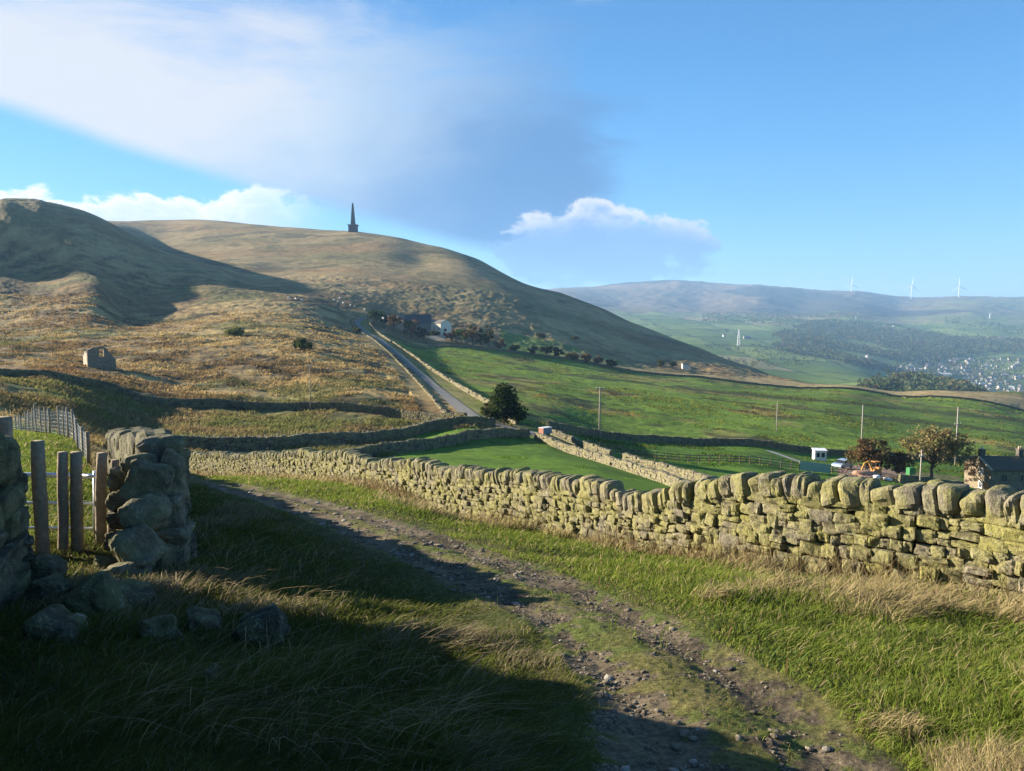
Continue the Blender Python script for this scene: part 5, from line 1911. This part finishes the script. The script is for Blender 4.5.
# straw share: near the wall foot and in tussocks
tr_r = np.interp(proj(xb, yb, G(xb, yb))[1], PATH_TRACK[::-1, 0], PATH_TRACK[::-1, 2])
d_wall = np.clip((wy - yb), 0, 30)
s_r = sst(.95 - d_wall / 4.0 + .25 * sst(xb, 2.0, 4.5) + n2 * 2.2 + n1 * 2.0 + n3 * .8, .35, 1.0) * .9 + .07
s_l = sst(n2 * 1.4 + n1 * .9 - .12 + .42 * sst(-xb, 1.3, 2.3) - .5 * (abs(yb - 30) < 22) * (xb > -8), .1, .7) * .85 + .08
straw_p = np.where(right, s_r, s_l)
straw_p = np.where(fld, .12, straw_p)
is_st = RG.random(N) < np.clip((straw_p - .5) * 1.5 + .5, .05, .78)
h = np.where(right, .09 + .09 * straw_p + .10 * np.clip(n1 + .2, 0, 1), .07 + .07 * straw_p + .13 * np.clip(n1 + .15, 0, 1))
h = np.where(fld, .09, h) * RG.uniform(.55, 1.35, N) * np.interp(yb, [3, 20, 45], [1, 1.1, 1.3])
h = np.where(is_st, h * 1.25, h)
# shorter where the track begins
dist_tr = np.abs(np.where(right, bpx - tr_r, 400)) * yb / F
dist_tl = np.abs(bpx - np.interp(proj(xb, yb, G(xb, yb))[1], PATH_TRACK[::-1, 0], PATH_TRACK[::-1, 1])) * yb / F
h *= np.clip(.4 + np.where(right, dist_tr, dist_tl) * .7, .4, 1)
gA, gB, gC = np.array((.15, .205, .03)), np.array((.085, .13, .024)), np.array((.23, .245, .055))
tt = np.clip(.5 + n1 * 1.6 + RG.normal(0, .25, N), 0, 1)[:, None]
cg = gB * (1 - tt) + gA * tt
cg = cg + (gC - cg) * (RG.random(N) ** 2)[:, None]
sA, sB, sC = np.array((.44, .365, .18)), np.array((.27, .21, .10)), np.array((.33, .255, .16))
ts = RG.random(N)[:, None]
cs_ = sB * (1 - ts) + sA * ts
cs_ = np.where((RG.random(N) < .2)[:, None], sC, cs_)
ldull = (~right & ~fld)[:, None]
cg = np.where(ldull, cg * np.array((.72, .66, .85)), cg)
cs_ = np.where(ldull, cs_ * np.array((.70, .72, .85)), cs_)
colr = np.where(is_st[:, None], cs_, cg) * RG.uniform(.75, 1.2, N)[:, None]
lean_ = (.30, -.12)
vg = right
blades('verge_grass', xb[vg], yb[vg], h[vg], wd_[vg], lean_, colr[vg], 1, label='green and straw verge grass between track and sunlit wall')
fg_ = fld
blades('field_grass', xb[fg_], yb[fg_], h[fg_], wd_[fg_], lean_, colr[fg_], 2, label='short green grass of the field behind the gate')
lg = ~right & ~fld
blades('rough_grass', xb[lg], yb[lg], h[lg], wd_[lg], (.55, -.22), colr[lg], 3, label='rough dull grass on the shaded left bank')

# long wind-blown stalks with pale seed heads on the left bank, and dry stems at the wall foot
K = 1800
u_ = RG.uniform(-.70, -.02, K)
yk = np.exp(RG.uniform(math.log(3.4), math.log(11), K))
xk = u_ * yk
cl = fbm(xk, yk, 1.3, 3, 221)
kp = (GS(TRACK, xk, yk) < .2) & (cl > -.02) & (pl_dist(xk, yk, lp) > .35) & (pl_dist(xk, yk, nw) > .35)
kpx, kpy = proj(xk, yk, G(xk, yk))
kp &= kpx < np.interp(kpy, [480, 560, 620, 700, 771], [200, 330, 430, 470, 430])
xk, yk = xk[kp], yk[kp]
K = len(xk)
ck = np.array((.36, .28, .16)) * RG.uniform(.6, 1.15, K)[:, None]
blades('seeding_grass', xk, yk, RG.uniform(.22, .46, K), np.full(K, .0028) * np.maximum(1, yk / 5), (.75, -.25), ck, 4, label='long pale seeding grass blown over to the right', curl=1.0, seedhead=RG.uniform(.6, 1.6, K))
K = 2600
t_ = RG.uniform(0, len(WALL) - 1.001, K)
ii_ = t_.astype(int)
fr_ = (t_ - ii_)[:, None]
wpa = np.array(wp)
pw_ = wpa[ii_] * (1 - fr_) + wpa[ii_ + 1] * fr_
dirn = np.stack([-(wpa[ii_ + 1] - wpa[ii_])[:, 1], (wpa[ii_ + 1] - wpa[ii_])[:, 0]], 1)
dirn /= np.linalg.norm(dirn, axis=1)[:, None]
xk = pw_[:, 0] + dirn[:, 0] * -1 * 0
offk = RG.uniform(.32, .8, K)
# step off the wall towards the track
toc = -np.stack([pw_[:, 0] - 0, pw_[:, 1] - 0], 1)
sgn = np.sign((dirn * toc).sum(1))[:, None]
pk = pw_[:, :2] + dirn * sgn * offk[:, None]
nk = fbm(pk[:, 0], pk[:, 1], 1.5, 3, 231)
kp = (nk > .02) & (pk[:, 1] > 3)
pk = pk[kp]
K = len(pk)
ck = np.where(RG.random((K, 1)) < .5, np.array((.19, .13, .07)), np.array((.32, .25, .13))) * RG.uniform(.6, 1.2, K)[:, None]
blades('dry_stems', pk[:, 0], pk[:, 1], RG.uniform(.25, .62, K), np.maximum(.004, pk[:, 1] * .0009), (.15, -.1), ck, 5, label='dry brown stems and weeds along the foot of the sunlit wall', cat='weeds', curl=.3)

K = 5200
yk = np.exp(RG.uniform(math.log(4.4), math.log(16), K))
xk = RG.uniform(-.66, .72, K) * yk
kpx, kpy = proj(xk, yk, G(xk, yk))
kp = (GS(TRACK, xk, yk) < .35) & (fbm(xk, yk, .8, 3, 291) > .10) & (yk < np.interp(kpx, wall_px[:, 0], wall_px[:, 1]) - .3) & (pl_dist(xk, yk, lp) > .45) & (pl_dist(xk, yk, nw) > .4)
xk, yk = xk[kp], yk[kp]
K = len(xk)
ck = np.where((RG.random(K) < .15)[:, None], np.array((.16, .10, .05)), np.array((.075, .115, .03))) * RG.uniform(.7, 1.3, K)[:, None]
blades('verge_weeds', xk, yk, RG.uniform(.07, .2, K), RG.uniform(.007, .016, K), (.1, -.05), ck, 9, label='broad leaved weeds and brown docks scattered in the verges', cat='weeds')

# short turf in the middle of the track
K = 150000
yk = np.exp(RG.uniform(math.log(2.6), math.log(32), K))
xk = RG.uniform(-.5, .75, K) * yk
tk, sk = GS(TRACK, xk, yk), GS(STONY, xk, yk)
kp = (tk > .3) & (sk < .5) & (fbm(xk, yk, .5, 3, 243) > RG.normal(-.12, .12, K))
xk, yk = xk[kp], yk[kp]
K = len(xk)
nk = fbm(xk, yk, .7, 3, 241)
ck = np.where((nk + RG.normal(0, .1, K) > .02)[:, None], np.array((.14, .17, .035)), np.array((.19, .155, .06))) * RG.uniform(.7, 1.25, K)[:, None]
blades('track_turf', xk, yk, RG.uniform(.015, .055, K), np.maximum(.0032, yk * .001), (.2, -.1), ck, 6, label='short worn turf growing between the stony ruts')

# tufts on the moor
K = 70000
yk = np.exp(RG.uniform(math.log(58), math.log(330), K))
xk = RG.uniform(-.76, .10, K) * yk
mk = GS(MOOR, xk, yk)
kp = (mk > .8) & (fbm(xk, yk, 6, 3, 251) > -.06)
xk, yk = xk[kp], yk[kp]
K = len(xk)
cc_ = np.stack([GS(col[..., i], xk, yk) for i in range(3)], 1)
xk, yk, cc_ = np.repeat(xk, 3), np.repeat(yk, 3), np.repeat(cc_, 3, 0)
K = len(xk)
xk = xk + RG.normal(0, .35, K)
yk = yk + RG.normal(0, .35, K)
ck = cc_ * RG.uniform(.7, 1.5, K)[:, None]
blades('moor_grass', xk, yk, RG.uniform(.25, .65, K), yk * .0012 * RG.uniform(.7, 1.4, K), (.35, -.1), ck, 7, label='tufts of straw coloured moor grass and rushes on the hillside')

K = 90000
yk = np.exp(RG.uniform(math.log(56), math.log(420), K))
xk = RG.uniform(-.2, .76, K) * yk
pk_ = (GS(past.astype(float), xk, yk) > .5) | (GS(midf.astype(float), xk, yk) > .5)
cl = fbm(xk, yk, 7, 3, 281) + .6 * fbm(xk, yk, 40, 3, 282)
kp = pk_ & (cl > .0) & (pl_dist(xk, yk, WALK) > 1.5) & (pl_dist(xk, yk, LANE) > 3)
xk, yk, cl = xk[kp], yk[kp], cl[kp]
K = len(xk)
cc_ = np.stack([GS(col[..., i], xk, yk) for i in range(3)], 1)
ck = cc_ * np.where((cl > .22)[:, None], np.array((1.1, .75, .9)), 1.0) * RG.uniform(.65, 1.35, K)[:, None]
blades('pasture_grass', xk, yk, RG.uniform(.12, .26, K) * (1 + 1.2 * (cl > .22)), yk * .0013 * RG.uniform(.7, 1.4, K), (.3, -.1), ck, 8, label='tussocky grass and rushes of the green pasture')

# ------------------------------------------------------------------ loose stones on the track
K = 9000
yk = np.exp(RG.uniform(math.log(2.8), math.log(26), K))
xk = RG.uniform(-.5, .75, K) * yk
kp = (GS(STONY, xk, yk) > .35) & (fbm(xk, yk, .5, 3, 261) > -.12)
xk, yk = xk[kp], yk[kp]
K = len(xk)
sz = np.clip(RG.lognormal(-4.35, .5, K), .004, .03) * np.clip(yk / 6, .9, 1.9)
cen = np.stack([xk, yk, G(xk, yk) + sz * .15], 1)
half = np.stack([sz * RG.uniform(.8, 1.6, K), sz * RG.uniform(.7, 1.2, K), sz * RG.uniform(.22, .45, K)], 1)
v_, q_, V_ = stones(cen, half, rotz_tilt(RG.uniform(0, 6.28, K), RG.normal(0, .2, K)), 2, RG.uniform(2.6, 5, K), .1, .05, 271)
cs_ = np.array((.20, .165, .12)) * RG.uniform(.6, 1.35, K)[:, None]
cs_ = np.where((RG.random(K) < .12)[:, None], np.array((.33, .30, .25)), cs_)
gr = mesh_obj('gravel', v_, [q_], M_STONEB, None, (0, 0, 0), np.repeat(cs_, V_, 0), True)
tag(gr, 'loose stones and gravel in the ruts of the track', 'gravel', kind='stuff')

K = 60000
yk = np.exp(RG.uniform(math.log(2.8), math.log(13), K))
xk = RG.uniform(-.4, .72, K) * yk
kp = (GS(STONY, xk, yk) > .25) & (fbm(xk, yk, .3, 3, 262) > RG.normal(-.05, .12, K))
xk, yk = xk[kp], yk[kp]
K = len(xk)
sz = np.clip(RG.lognormal(-5.1, .45, K), .003, .014) * np.clip(yk / 6, .9, 1.6)
cen = np.stack([xk, yk, G(xk, yk) + sz * .1], 1)
half = np.stack([sz * RG.uniform(.8, 1.7, K), sz * RG.uniform(.7, 1.2, K), sz * RG.uniform(.3, .6, K)], 1)
v_, q_, V_ = stones(cen, half, rotz_tilt(RG.uniform(0, 6.28, K), RG.normal(0, .25, K)), 1, RG.uniform(2.6, 5, K), 0, .16, 272)
cs_ = np.array((.20, .165, .12)) * RG.uniform(.5, 1.5, K)[:, None]
gr2 = mesh_obj('grit', v_, [q_], M_STONEB, None, (0, 0, 0), np.repeat(cs_, V_, 0), False)
tag(gr2, 'fine grit and chippings in the ruts of the track', 'gravel', kind='stuff')
